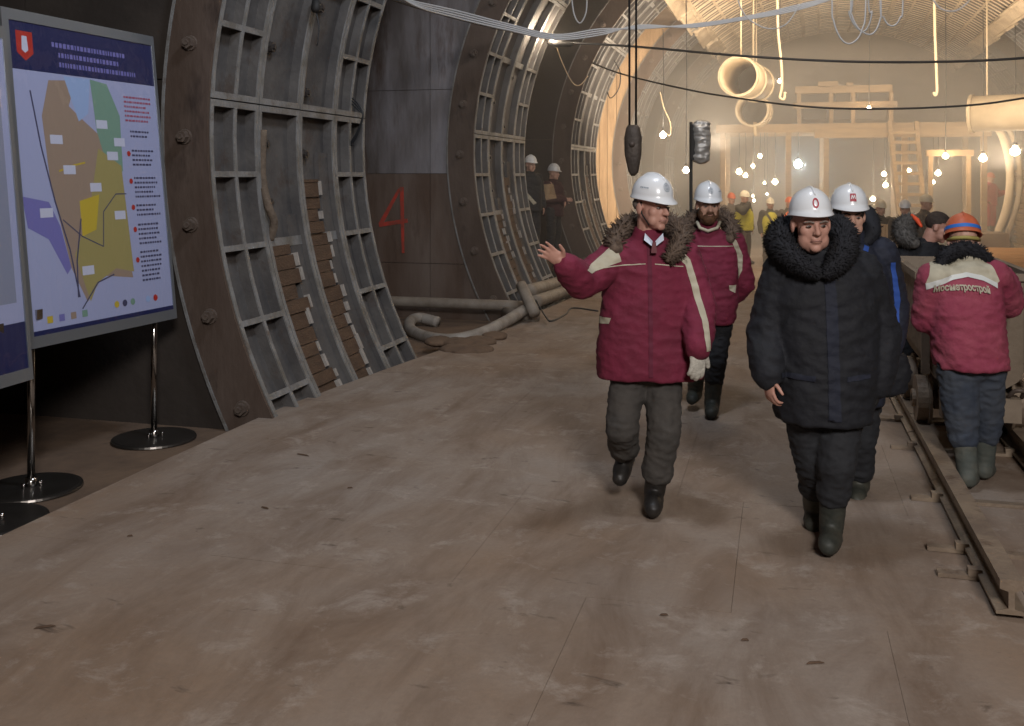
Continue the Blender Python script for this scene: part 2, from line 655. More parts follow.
for pi_, Y0 in enumerate(PYL):
    cxx = xc(Y0)
    link('pylon_core', CORE_L, wall_left, L((cxx, Y0, 0)))
    link('pylon_core', CORE_R, wall_right, Vector((cxx, Y0, 0)) + OFFR)
    fc = link('flange_face', FACE, wall_left, L((cxx, Y0, 0)))
    link('weld_bead', WELD, fc)
    if Y0 > 0:
        for z in (-0.5, 0.14, 0.81, 1.49, 2.15, 2.85, 3.55, 4.25, 4.9, 5.5):
            t = math.asin((z - TZ) / TB)
            if t < T0 + 0.03:
                continue
            x, zz = TP(t, 0.2)
            link('bolt', BOLT, fc, (x, -0.03, zz), (0, random.random(), 0))
    for b in range(4):
        Y = Y0 + b * W
        for i in range(3):
            if Y0 < 0:
                continue
            if b in (0, 3):
                me = seg_mid[i]
            else:
                me = seg_open[i]
            so = link('lining_segment', me, wall_left, L((cxx, Y, 0)))
            if Y0 > 24 or Y0 < 20:
                pass
            if b in (1, 2) and Y0 in (6.9, 13.84):
                zs = ((0.0, 1.62), (1.05, 1.95)) [b - 1]
                for z in ((1.62, 2.12, 2.95) if b == 1 else (2.05, 2.62, 3.4)):
                    t = math.asin((z - TZ) / TB)
                    if SEGS[i][0] < t < SEGS[i][1]:
                        x, zz = TP(t, 0.1)
                        link('bolt', BOLT_DK, so, (x, W * 0.3, zz), (0, t, -pi / 2 + pi))
        # lagging boards packed into the two middle bands, plaster broken beside them
        if b in (1, 2) and Y0 > 0 and Y0 < 25:
            ttop = -0.185 if b == 1 else -0.075
            t = T0 + 0.03
            k = 0
            while t < ttop:
                dt = 0.021 + 0.008 * random.random()
                ln = 0.30 + 0.14 * random.random()
                pm = MB()
                arc_box(pm, t, min(t + dt - 0.0012, ttop), 0.051, 0.05 + ln, 0.012 + 0.03 * random.random(), 0.1, 0, 0.02)
                link('lagging_board', pm.mesh('lagging_board', M_plank), wall_left, L((cxx, Y, 0)))
                if random.random() < 0.75:
                    cm = MB()
                    arc_box(cm, t + 0.003, min(t + dt * (0.7 + 0.5 * random.random()), ttop + 0.01), 0.055 + ln, 0.075 + ln + 0.03 * random.random(), 0.006, 0.1, 0, 0.02)
                    link('plaster_chip', cm.mesh('plaster_chip', M_plaster), wall_left, L((cxx, Y, 0)))
                t += dt
                k += 1
            pm = MB()
            arc_box(pm, T0 + 0.02, ttop + 0.05, 0.49, W - 0.05, 0.055, 0.1, 0, 0.03)
            link('plaster_fill', pm.mesh('plaster_fill', M_iron), wall_left, L((cxx, Y, 0)))
    for b in range(4):
        if Y0 > 20:
            for i in range(3):
                link('lining_segment', seg_mid_r[i], wall_right, Vector((cxx, Y0 + b * W, 0)) + OFFR)


def plate(Y, x0, x1, z0, z1, m, r=0.22, name='steel_plate', th=0.026):
    """upright plate in a plane Y = const; its right edge follows the lining when x1 is None"""
    if x1 is None:
        n = max(2, int((z1 - z0) / 0.15))
        right = [(cx_left(Y, z0 + (z1 - z0) * i / n, r), z0 + (z1 - z0) * i / n) for i in range(n + 1)]
    else:
        right = [(x1, z0), (x1, z1)]
    pts = [(x0, z0)] + right + [(x0, z1)]
    k = len(pts)
    vs = [(x, Y, z) for x, z in pts] + [(x, Y + th, z) for x, z in pts]
    fs = [tuple(range(k)), tuple(reversed(range(k, 2 * k)))]
    fs += [(i, i + k, (i + 1) % k + k, (i + 1) % k) for i in range(k)]
    return MB().add(vs, fs).build(name, m, wall_left, loc=OFFL)


for Y0, m in ((6.9, M_plate_dk), (20.8, M_plate_dk), (34.6, M_plate_dk)):
    plate(Y0 + 0.002, -8.5, -6.0, -0.7, 5.95, m)
    plate(Y0 + 0.002, -5.99, None, -0.7, 1.2, m)
    plate(Y0 + 0.002, -5.99, None, 1.21, 2.6, m)
    plate(Y0 + 0.002, -5.99, None, 2.61, 5.95, m)
rows = [(-0.7, 0.55), (0.558, 1.866), (1.874, 3.096), (3.104, 4.6), (4.608, 5.95)]
for z0, z1 in rows:
    pm_ = M_plate_low if z0 < 1.5 else M_plate
    plate(13.842, -8.5, -6.3, z0, z1, pm_)
    plate(13.842, -6.292, -4.955, z0, z1, pm_)
    plate(13.842, -4.947, None, z0, z1, pm_)
x = -8.4
while x < -3.2:
    w = 0.22 + 0.06 * random.random()
    zt = TZ + TB * sqrt(max(0, 1 - ((min(x + w, xc(27.7)) - xc(27.7)) / (TA + 0.1)) ** 2)) if x + w > xc(27.7) - TA else 5.95
    zb = -0.8
    if x + w > xc(27.7) - TA - 0.1:
        q = (x + w - xc(27.7)) / (TA + 0.25)
        zb = max(-0.8, TZ - TB * sqrt(max(0, 1 - q * q)))
    if x + w < xc(27.7) - TA - 0.1:
        plate(27.70 - 0.03 * random.random(), x, x + w - 0.014, -0.8, 5.9, M_timber, name='timber_board', th=0.05)
    else:
        break
    x += w
plate(27.69, x, None, -0.8, 5.9, M_timber, r=0.05, name='timber_board', th=0.04)

# red figure four painted on the stained plates
def stroke(px0, py0, px1, py1, w0, w1, Y):
    a, b = P(px0, py0, Y), P(px1, py1, Y)
    d = (b - a).normalized()
    nrm = Vector((-d.z, 0, d.x))
    vs = [a - nrm * w0, b - nrm * w1, b + nrm * w1, a + nrm * w0]
    vs = [Vector((p.x, Y, p.z)) for p in vs]
    vs2 = [p + Vector((0, 0.002, 0)) for p in vs]
    return vs, vs2


four = MB()
for s in ((399.5, 189, 380.5, 224, 0.022, 0.032), (379, 225, 407.5, 220.5, 0.03, 0.03), (401.5, 187, 403, 253, 0.03, 0.018)):
    four_y = 13.838 - 0.0008 * len(four.f)
    v, v2 = stroke(*s, four_y)
    four.hexa([Vector((p.x, 13.841, p.z)) for p in v2] + v)
four.build('painted_number', M_redpaint, wall_left, loc=OFFL)

# raised walkway in the second passage, low kerbs of ground in the others
MB().box((-6.6, 18.8, 0.02), (3.9, 3.9, 0.4)).build('walkway', M_dirt, wall_left, loc=OFFL)

# ------------------------------------------------------------------ vault
ceiling = empty('ceiling', (0, 0, 7.4), kind='structure')
OFFC = Vector((0, 0, -7.4))
shell = MB()
Ys = [YBEG, 0, 8, 16, 24, 28, 32, 36, YEND]
nt_ = 30
for i, Y in enumerate(Ys):
    for k in range(nt_ + 1):
        x, z = TP(T1 - 0.05 + (pi - 2 * T1 + 0.1) * k / nt_, 0.3)
        shell.v.append((x + xc(Y), Y, z))
for i in range(len(Ys) - 1):
    for k in range(nt_):
        a = i * (nt_ + 1) + k
        shell.f.append((a, a + nt_ + 1, a + nt_ + 2, a + 1))
        shell.m.append(0)
shell.build('vault_shell', M_rock, ceiling, loc=OFFC)
vb = MB()
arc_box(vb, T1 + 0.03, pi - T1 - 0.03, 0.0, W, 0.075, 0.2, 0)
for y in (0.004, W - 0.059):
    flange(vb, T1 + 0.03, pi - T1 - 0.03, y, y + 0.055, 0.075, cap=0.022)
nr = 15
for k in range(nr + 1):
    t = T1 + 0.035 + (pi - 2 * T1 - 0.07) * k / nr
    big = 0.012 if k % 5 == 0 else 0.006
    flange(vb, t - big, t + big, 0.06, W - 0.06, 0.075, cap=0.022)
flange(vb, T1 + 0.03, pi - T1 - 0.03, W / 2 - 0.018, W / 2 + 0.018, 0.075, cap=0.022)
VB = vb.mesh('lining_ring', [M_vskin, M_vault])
Y = PYL[3]
while Y < YEND - 0.5:
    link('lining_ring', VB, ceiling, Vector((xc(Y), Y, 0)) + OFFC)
    Y += W
for side in (0, 1):
    for i in range(9):
        ya, yb = 13.84 + i * 3.0, 13.84 + (i + 1) * 3.0 - 0.02
        tm = MB()
        ta, tb = (T1 - 0.035, T1 + 0.03) if side == 0 else (pi - T1 - 0.03, pi - T1 + 0.035)
        arc_box(tm, ta, tb, 0, yb - ya, -0.04, 0.25)
        arc_box(tm, ta - 0.006, ta + 0.006, 0, yb - ya, -0.08, -0.02)
        arc_box(tm, tb - 0.006, tb + 0.006, 0, yb - ya, -0.08, -0.02)
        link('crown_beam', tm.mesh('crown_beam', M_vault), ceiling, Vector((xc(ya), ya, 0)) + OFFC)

# ------------------------------------------------------------------ end walls
wall_back = MB().box((0, 0, 3), (24, 0.3, 10)).build('wall_back', M_bulk, None, loc=(1.5, YEND + 0.15, 0), kind='structure')
wall_front = MB().box((0, 0, 3), (24, 0.3, 10)).build('wall_front', M_rock, None, loc=(1.5, YBEG - 0.15, 0), kind='structure')

# ------------------------------------------------------------------ floor
fl = MB()
ys = [YBEG, 2, 6, 10, 14, 18, 22, 26, 34, YEND]
for Y in ys:
    for X in (-9.5, -3.6, 2.0, 7.5, 13.0):
        fl.v.append((X, Y, fz(Y) - 0.12))
for i in range(len(ys) - 1):
    for k in range(4):
        a = i * 5 + k
        fl.f.append((a, a + 1, a + 6, a + 5))
        fl.m.append(0)
floor = fl.build('floor', M_dirt, kind='structure')


def edge_x(Y):
    if Y < 7.1:
        return -3.86
    if Y < 10.7:
        return -3.86 + 0.46 * (Y - 7.1) / 3.6
    return -3.40


Y = -1.6
row = 0
XR = 7.2
while Y < 30:
    ln = 1.48
    xs = [None]
    off = (0.0, 0.62, 0.25)[row % 3]
    x = -3.3 + off
    while x < XR:
        xs.append(x)
        x += 1.24
    xs.append(XR)
    for k in range(len(xs) - 1):
        g = 0.0007
        dz = random.uniform(-0.0012, 0.0012)
        tilt = random.uniform(-0.001, 0.001)
        c = []
        for (Yk, sg) in ((Y + g, 0), (Y + ln - g, 1)):
            xa = edge_x(Yk) if xs[k] is None else xs[k] + g
            xb = xs[k + 1] - g
            c.append(((xa, Yk, fz(Yk) + dz + tilt), (xb, Yk, fz(Yk) + dz - tilt)))
        top = [c[0][0], c[0][1], c[1][1], c[1][0]]
        bot = [(p[0], p[1], p[2] - 0.05) for p in top]
        MB().hexa(bot + top).build('floor_panel', M_floor, floor)
    Y += ln
    row += 1

# ================================================================== PEOPLE
SKIN = mat('skin', 'c49d8a', 'b98f7c', rough=0.55, scale=25)
SKIN_R = mat('skin_ruddy', 'bd9080', 'b08272', rough=0.55, scale=25)
LIP = mat('lips', 'a67a70', rough=0.5)
EYEW = mat('eye_white', '9a8f88', rough=0.3)
EYEK = mat('eye_iris', '2a221e', rough=0.3)
HAIR_K = mat('hair_dark', '2e2521', '40342c', rough=0.8, scale=60)
HAIR_G = mat('hair_grey', '6b6059', '8a8078', rough=0.8, scale=60)
HAIR_B = mat('hair_brown', '4d3424', '6a4a34', rough=0.8, scale=60)
C_MAR = mat('maroon_cloth', '74203a', '641a30', rough=0.85, scale=6, bump=0.25, bscale=45)
C_MAR2 = mat('maroon_cloth_dusty', '853048', '9a4a5a', rough=0.9, scale=4, bump=0.3, bscale=45)
C_NAVY = mat('navy_black_cloth', '101218', '15171f', rough=0.8, scale=6, bump=0.25, bscale=40)
C_NAVY2 = mat('navy_cloth', '171b28', '1e2333', rough=0.8, scale=6, bump=0.25, bscale=40)
C_BLUE = mat('royal_blue_cloth', '2b4f9e', rough=0.8)
C_CREAM = mat('cream_panel_cloth', 'b9b39f', 'a59e8a', rough=0.8, scale=8)
C_WHITE = mat('reflective_white', 'cfd2cf', rough=0.5)
C_TROUS = mat('charcoal_trouser', '4a4642', '3c3936', rough=0.9, scale=8, bump=0.2, bscale=40)
C_BLK = mat('black_trouser', '1d1e22', '26282c', rough=0.85, scale=8, bump=0.2, bscale=40)
C_JEAN = mat('dirty_jeans', '343c4a', '454a52', rough=0.9, scale=5, bump=0.2, bscale=40)
C_RUB = mat('rubber_boot', '30332e', '4b4a41', rough=0.6, scale=7)
C_RUBD = mat('muddy_rubber_boot', '4a4f4a', '615f55', rough=0.75, scale=7)
C_LEATH = mat('black_leather_boot', '1e1c1b', '2d2925', rough=0.5, scale=9)
C_YEL = mat('yellow_vest', 'c6bd35', 'a9a233', rough=0.7, scale=6)
C_ORG = mat('orange_vest', 'd8663a', rough=0.7)
C_OLIVE = mat('dark_work_cloth', '3d3a33', '4a463e', rough=0.9, scale=5)
C_GREY = mat('grey_work_cloth', '5a5148', '4a4239', rough=0.9, scale=5)
C_REDW = mat('red_coverall', 'b02a30', '96242a', rough=0.85, scale=5)
C_SHIRT = mat('white_shirt', 'c9d2e2', rough=0.7)
C_TIE = mat('burgundy_tie', '5b1822', rough=0.6)
C_GLOVE = mat('knit_glove', 'c5c1b6', 'aaa69b', rough=0.95, scale=60, bump=0.4, bscale=120)
H_WHITE = mat('helmet_white', 'dcdfe2', rough=0.28, coat=0.3)
H_CREAM = mat('helmet_cream', 'd9cfb8', rough=0.4)
H_ORG = mat('helmet_orange', 'c96a48', 'b35a3c', rough=0.5, scale=9)
H_BLUE = mat('helmet_blue_band', '2f6fc4', rough=0.6)
H_RED = mat('emblem_red', 'a02333', rough=0.5)
H_GREY = mat('emblem_grey', '7d8893', rough=0.5)
H_WMARK = mat('emblem_white', 'd8d4d4', rough=0.5)
FUR_BR = mat('fur_brown', '4a3c33', '6a594b', rough=0.95, scale=40)
FUR_BK = mat('fur_black', '15151a', '1e1e24', rough=0.9, scale=40)
FUR_GR = mat('fur_grey', '4c4a48', '6a6764', rough=0.95, scale=40)


def remesh(mb, vox, smooth=3, mats=None, name='mesh', wr=0.0, wfreq=9.0, seed=0.0):
    me = mb.mesh('tmp_' + name, mats[0] if isinstance(mats, (list, tuple)) else mats)
    o = bpy.data.objects.new('tmp', me)
    COL.objects.link(o)
    r = o.modifiers.new('r', 'REMESH')
    r.mode = 'VOXEL'
    r.voxel_size = vox
    if smooth:
        s = o.modifiers.new('s', 'SMOOTH')
        s.factor = 0.5
        s.iterations = smooth
    dg = bpy.context.evaluated_depsgraph_get()
    dg.update()
    out = bpy.data.meshes.new_from_object(o.evaluated_get(dg))
    bpy.data.objects.remove(o)
    bpy.data.meshes.remove(me)
    out.name = name
    if wr:
        nrm = [v.normal.copy() for v in out.vertices]
        for v, nn in zip(out.vertices, nrm):
            c = v.co
            q = Vector((c.x * wfreq, c.y * wfreq, c.z * wfreq * 1.8 + 1.5 * c.x + seed))
            a = 1 - 2 * abs(noise.noise(q))
            b = noise.noise(q * 2.7)
            v.co = c + nn * wr * (a * 0.8 + b * 0.6)
    out.polygons.foreach_set('use_smooth', [True] * len(out.polygons))
    out.update()
    return out


def Rz(a):
    return Matrix.Rotation(a, 3, 'Z')


def Rx(a):
    return Matrix.Rotation(a, 3, 'X')


def Ry(a):
    return Matrix.Rotation(a, 3, 'Y')


def hand(mb, wrist, d, pn, thumb, curl=0.35, fat=0.0, spread=0.12):
    """palm, four jointed fingers of unequal length and a thumb leaving the side of the palm"""
    d = Vector(d).normalized()
    pn = Vector(pn)
    pn = (pn - d * pn.dot(d)).normalized()
    lat = d.cross(pn).normalized() * thumb
    w = Vector(wrist)
    R = Matrix((lat, pn, d)).transposed()
    mb.ell(w + d * 0.05, (0.043 + fat, 0.017 + fat, 0.058 + fat), R)
    mb.ell(w + d * 0.075, (0.042 + fat, 0.013 + fat, 0.03 + fat), R)
    mb.tube([w - d * 0.03, w + d * 0.03], [0.026 + fat, 0.027 + fat], 10, round_ends=True)
    for i, (off, ln) in enumerate(((0.031, 0.072), (0.0105, 0.082), (-0.0105, 0.076), (-0.031, 0.060))):
        base = w + d * (0.088 - 0.004 * abs(i - 1)) + lat * off
        fd = (d + lat * spread * (1.5 - i) * 0.6).normalized()
        p = [base]
        a = 0.0
        for s_, f in enumerate((0.45, 0.32, 0.23)):
            a += curl * (0.6 + 0.4 * s_)
            dd = (fd * cos(a) + pn * sin(a))
            p.append(p[-1] + dd * ln * f)
        mb.tube(p, [0.0098 + fat, 0.0092 + fat, 0.0086 + fat, 0.0074 + fat], 8, round_ends=True)
    tb = w + d * 0.028 + lat * 0.03
    td = (lat * 0.85 + d * 0.65 + pn * 0.25).normalized()
    t2 = (lat * 0.45 + d * 0.95 + pn * 0.3).normalized()
    mb.tube([tb, tb + td * 0.035, tb + td * 0.035 + t2 * 0.026, tb + td * 0.035 + t2 * 0.048],
            [0.014 + fat, 0.0115 + fat, 0.0105 + fat, 0.0085 + fat], 8, round_ends=True)


def helmet_pt(a, ph, k=1.0, peak=1.0):
    """a: azimuth, 0 = forward (-y); ph: 0 rim .. pi/2 crown"""
    rx, ry, rz = 0.108, 0.132, 0.128
    c = cos(ph) ** 0.85
    x = rx * c * sin(a)
    y = -ry * c * cos(a)
    z = rz * sin(ph) + 0.052
    rid = 0.005 * math.exp(-(x / 0.026) ** 2) * sin(min(pi / 2, ph * 1.2))
    return Vector((x * k, y * k, 0.052 + (z - 0.052) * k + rid))


def helmet_mesh(m, full=True):
    mb = MB()
    n, q = 40, 10
    vs = []
    for j in range(q + 1):
        ph = (pi / 2 - 0.03) * j / q
        for k in range(n):
            vs.append(helmet_pt(2 * pi * k / n, ph))
    fs = []
    for j in range(q):
        for k in range(n):
            a, b = j * n + k, j * n + (k + 1) % n
            fs.append((a, b, b + n, a + n))
    fs.append(tuple(range(q * n, (q + 1) * n)))
    # brim with a peak in front, then back up inside
    def rim(out, dz, peak):
        r = []
        for k in range(n):
            a = 2 * pi * k / n
            p = helmet_pt(a, 0)
            f = max(0.0, cos(a)) ** 3
            e = out + peak * f
            d = Vector((p.x, p.y, 0)).normalized()
            r.append(p + d * e + Vector((0, 0, dz - 0.012 * f * (1 if peak else 0))))
        return r
    r1, r2, r3, r4 = rim(0.006, -0.010, 0.034), rim(0.006, -0.014, 0.034), rim(-0.008, -0.008, 0.0), rim(-0.02, 0.05, 0.0)
    base = len(vs)
    vs += r1 + r2 + r3 + r4
    for k in range(n):
        k2 = (k + 1) % n
        fs.append((k2, k, base + k, base + k2))
        for j in range(3):
            a, b = base + j * n + k, base + j * n + k2
            fs.append((b, a, a + n, b + n))
    fs.append(tuple(range(base + 3 * n, base + 4 * n)))
    mb.add(vs, fs)
    # centre ridge
    rd = [helmet_pt(0 if i <= 8 else pi, (pi / 2) * (0.45 + 0.55 * i / 8) if i <= 8 else (pi / 2) * (1 - 0.6 * (i - 8) / 8), 1.0) for i in range(17)]
    mb.tube(rd, [0.003] + [0.0065] * 15 + [0.003], 8)
    return mb.mesh('helmet', m, True)


HELM = {}


def fur_mesh(path, rad, m, n_tuft=1400, ln=0.035, seed=1, name='fur_trim'):
    rnd = random.Random(seed)
    pts = spline(path, 8)
    mb = MB()
    if not hasattr(rad, '__len__'):
        rad = [rad] * len(path)
    rr = []
    for i in range(len(pts)):
        f = i / (len(pts) - 1) * (len(path) - 1)
        a = int(min(f, len(path) - 2))
        rr.append(rad[a] + (rad[a + 1] - rad[a]) * (f - a))
    mb.tube(pts, [r * 0.85 for r in rr], 12, round_ends=True)
    for i in range(n_tuft):
        k = rnd.randrange(len(pts) - 1)
        p = pts[k].lerp(pts[k + 1], rnd.random())
        t = (pts[k + 1] - pts[k]).normalized()
        d = Vector((rnd.gauss(0, 1), rnd.gauss(0, 1), rnd.gauss(0, 1)))
        d = (d - t * d.dot(t)).normalized()
        b = p + d * rr[k] * 0.75
        tip = p + (d + t * rnd.uniform(-0.5, 0.5) + Vector((0, 0, -0.2))).normalized() * (rr[k] + ln * rnd.uniform(0.3, 1.0))
        s = d.cross(t) * 0.008
        u = t * 0.008
        mb.add([b - s, b + s, b + u, tip], [(0, 1, 3), (1, 2, 3), (2, 0, 3)])
    return mb.mesh(name, m, True)


def patch(me, poly, m, name, parent, facing=(0, -1, 0), off=0.003, lim=0.05, dmin=None, dmax=None):
    """piece of cloth sewn on: the faces of a garment inside a convex x-z outline, lifted off a little"""
    bm = bmesh.new()
    bm.from_mesh(me)
    fv = Vector(facing)
    xs = [p[0] for p in poly]
    zs = [p[1] for p in poly]
    x0, x1, z0, z1 = min(xs) - 0.03, max(xs) + 0.03, min(zs) - 0.03, max(zs) + 0.03
    kill = []
    for f in bm.faces:
        c = f.calc_center_median()
        if not (x0 < c.x < x1 and z0 < c.z < z1) or f.normal.dot(fv) < lim:
            kill.append(f)
        elif dmin is not None and c.y < dmin:
            kill.append(f)
        elif dmax is not None and c.y > dmax:
            kill.append(f)
    bmesh.ops.delete(bm, geom=kill, context='FACES')
    cx = sum(xs) / len(xs)
    cz = sum(zs) / len(zs)
    for i in range(len(poly)):
        a, b = poly[i], poly[(i + 1) % len(poly)]
        nx, nz = (b[1] - a[1]), -(b[0] - a[0])
        if (cx - a[0]) * nx + (cz - a[1]) * nz > 0:
            nx, nz = -nx, -nz
        bmesh.ops.bisect_plane(bm, geom=bm.verts[:] + bm.edges[:] + bm.faces[:], plane_co=(a[0], 0, a[1]),
                               plane_no=(nx, 0, nz), clear_outer=True)
    if not bm.faces:
        bm.free()
        return None
    seen, best = set(), []
    for f0 in bm.faces:
        if f0 in seen:
            continue
        isl, stack_ = [], [f0]
        seen.add(f0)
        while stack_:
            f = stack_.pop()
            isl.append(f)
            for e in f.edges:
                for g in e.link_faces:
                    if g not in seen:
                        seen.add(g)
                        stack_.append(g)
        if len(isl) > len(best):
            best = isl
    bs = set(best)
    bmesh.ops.delete(bm, geom=[f for f in bm.faces if f not in bs], context='FACES')
    for v in bm.verts:
        v.co += v.normal * off
    out = bpy.data.meshes.new(name)
    bm.to_mesh(out)
    bm.free()
    out.materials.clear()
    out.materials.append(m)
    return link(name, out, parent)


def text_mesh(body, size):
    cu = bpy.data.curves.new('lettering', 'FONT')
    cu.body = body
    cu.size = size
    cu.align_x = 'CENTER'
    cu.offset = 0.0022
    cu.align_y = 'CENTER'
    o = bpy.data.objects.new('tmp', cu)
    COL.objects.link(o)
    dg = bpy.context.evaluated_depsgraph_get()
    dg.update()
    me = bpy.data.meshes.new_from_object(o.evaluated_get(dg))
    bpy.data.objects.remove(o)
    return me


def person(label, loc, j, s, rz=TH, group=None):
    """j: joints in metres in the person's own frame (x right, y away from the camera, z up)
    s: clothing and look"""
    root = empty('person', loc, rz, label=label, cat='person', group=group)
    vox = s.get('vox', 0.007)
    cv = s.get('cvox', 0.011)
    hc = Vector(j['head'])
    HR = Rz(j.get('hy', 0)) @ Rx(j.get('hp', 0)) @ Ry(j.get('hr', 0))

    hs = s.get('hs', 1.06)

    def H(x, y, z):
        return hc + HR @ Vector((x * hs, y * hs, z * hs))

    class HB_(MB):
        def ell(self, c, r, R=None, nu=14, nv=9, mi=0):
            if R is HR:
                r = tuple(q * hs for q in r)
            return MB.ell(self, c, r, R, nu, nv, mi)
    mb = HB_()
    # head
    mb.ell(H(0, 0.012, 0.035), (0.076, 0.098, 0.085), HR)
    mb.ell(H(0, -0.02, -0.03), (0.064, 0.074, 0.078), HR)
    mb.ell(H(0, -0.035, -0.075), (0.046, 0.050, 0.042), HR)
    mb.ell(H(0, -0.070, -0.098), (0.026, 0.020, 0.020), HR)
    mb.ell(H(0, -0.078, 0.020), (0.056, 0.018, 0.012), HR)
    for q in (-1, 1):
        mb.ell(H(q * 0.036, -0.052, -0.022), (0.030, 0.028, 0.030), HR)
        mb.ell(H(q * 0.080, 0.012, -0.008), (0.010, 0.022, 0.033), HR)
        mb.ell(H(q * 0.036, -0.045, -0.062), (0.028, 0.032, 0.034), HR)
        mb.ell(H(q * 0.011, -0.101, -0.030), (0.010, 0.010, 0.009), HR)
    mb.tube([H(0, -0.084, 0.016), H(0, -0.098, -0.006), H(0, -0.113, -0.028)], [0.010, 0.011, 0.014], 8, round_ends=True)
    mb.ell(H(0, -0.087, -0.055), (0.024, 0.012, 0.007), HR)
    mb.ell(H(0, -0.085, -0.069), (0.022, 0.012, 0.008), HR)
    if s.get('jowl'):
        for q in (-1, 1):
            mb.ell(H(q * 0.040, -0.032, -0.068), (0.029, 0.040, 0.042), HR)
        mb.ell(H(0, -0.03, -0.100), (0.042, 0.044, 0.030), HR)
    nk = Vector(j['neck'])
    mb.tube([H(0, 0.03, -0.06), nk + Vector((0, 0, -0.03))], [0.058, 0.066], 12, round_ends=True)
    # trunk
    hips = [Vector(p) for p in j['hip']]
    sh = [Vector(p) for p in j['sh']]
    pel = (hips[0] + hips[1]) / 2
    shm = (sh[0] + sh[1]) / 2
    half = (sh[1] - sh[0]).length / 2
    mb.tube([sh[0].lerp(shm, 0.2), shm, sh[1].lerp(shm, 0.2)], [0.065, 0.085, 0.065], 12, round_ends=True)
    mb.tube([shm + Vector((0, 0, -0.05)), (shm + pel) / 2, pel + Vector((0, 0, 0.05))], [0.115, 0.105, 0.09], 14, round_ends=True)
    gl = s.get('gloves', (None, None))
    hands = j.get('hand', (None, None))
    gmb = [None, None]
    for i in range(2):
        e, w = Vector(j['el'][i]), Vector(j['wr'][i])
        mb.tube([sh[i], e], [0.056, 0.046], 10, round_ends=True)
        mb.tube([e, w], [0.044, 0.030], 10, round_ends=True)
        hd = hands[i] or {}
        d = hd.get('d', tuple((w - e).normalized()))
        pn = hd.get('pn', (1 if i == 0 else -1, 0, 0))
        th = hd.get('th', 1)
        cu = hd.get('curl', 0.4)
        hand(mb, w, d, pn, th, cu, 0.0, hd.get('spread', 0.12))
        if gl[i]:
            gm = MB()
            hand(gm, w, d, pn, th, cu, 0.006, 0.1)
            gm.tube([w - Vector(d).normalized() * 0.05, w + Vector(d).normalized() * 0.02], [0.036, 0.036], 12, round_ends=True)
            gmb[i] = gm
        k_, a_ = Vector(j['kn'][i]), Vector(j['an'][i])
        mb.tube([hips[i], k_], [0.068, 0.050], 12, round_ends=True)
        mb.tube([k_, a_], [0.054, 0.038], 12, round_ends=True)
        t_ = Vector(j['toe'][i])
        mb.tube([a_, a_.lerp(t_, 0.9) + Vector((0, 0, 0.004))], [0.036, 0.028], 10, round_ends=True)
    link('body', remesh(mb, vox, 4, s.get('skin', SKIN), 'body'), root)
    if s.get('face', True):
        for q in (-1, 1):
            eo = HB_().ell(H(q * 0.031, -0.083, 0.001), (0.0130, 0.010, 0.0048), HR).build('eye', EYEW, root, True)
            HB_().ell(H(q * 0.031 + s.get('gaze', 0), -0.0900, 0.001), (0.0068, 0.004, 0.0046), HR).build('iris', EYEK, eo, True)
            HB_().tube([H(q * 0.014, -0.097, 0.018), H(q * 0.032, -0.097, 0.024), H(q * 0.052, -0.083, 0.018)], [0.004, 0.0055, 0.003], 6, round_ends=True).build('eyebrow', s.get('hair', HAIR_K), root, True)
        HB_().tube([H(-0.024, -0.080, -0.068), H(-0.012, -0.0955, -0.0625), H(0, -0.0985, -0.0615), H(0.012, -0.0955, -0.0625), H(0.024, -0.080, -0.068)], [0.0025, 0.0042, 0.0046, 0.0042, 0.0025], 8).build('mouth', LIP, root, True)
    if s.get('beard'):
        bm_ = HB_()
        bm_.ell(H(0, -0.062, -0.088), (0.050, 0.044, 0.045), HR)
        bm_.ell(H(0, -0.050, -0.112), (0.036, 0.036, 0.028), HR)
        for q in (-1, 1):
            bm_.ell(H(q * 0.052, -0.030, -0.062), (0.022, 0.042, 0.040), HR)
        bm_.ell(H(0, -0.098, -0.044), (0.030, 0.012, 0.008), HR)
        link('beard', remesh(bm_, 0.006, 1, s['beard'], 'beard', 0.004, 60), root)
    if s.get('hair_cap'):
        hm = HB_()
        hm.ell(H(0, 0.014, 0.038), (0.0805, 0.1015, 0.088), HR)
        me = remesh(hm, 0.006, 1, s['hair_cap'], 'hair', 0.003, 60)
        bm2 = bmesh.new()
        bm2.from_mesh(me)
        inv = HR.transposed()
        kl = []
        for f in bm2.faces:
            p = (inv @ (f.calc_center_median() - hc)) / hs
            if p.z < 0.03 - 0.55 * (p.y - 0.0) - 0.03 * (1 if p.y > 0.04 else 0) and p.y < 0.09 or p.z < -0.03 or (p.y < -0.05 and p.z < 0.065):
                kl.append(f)
        bmesh.ops.delete(bm2, geom=kl, context='FACES')
        bm2.to_mesh(me)
        bm2.free()
        link('hair', me, root)
    elif s.get('sideburn', True) and s.get('face', True):
        hm = HB_()
        hm.ell(H(0, 0.045, 0.015), (0.081, 0.062, 0.05), HR)
        hm.build('hair', s.get('hair', HAIR_K), root, True)
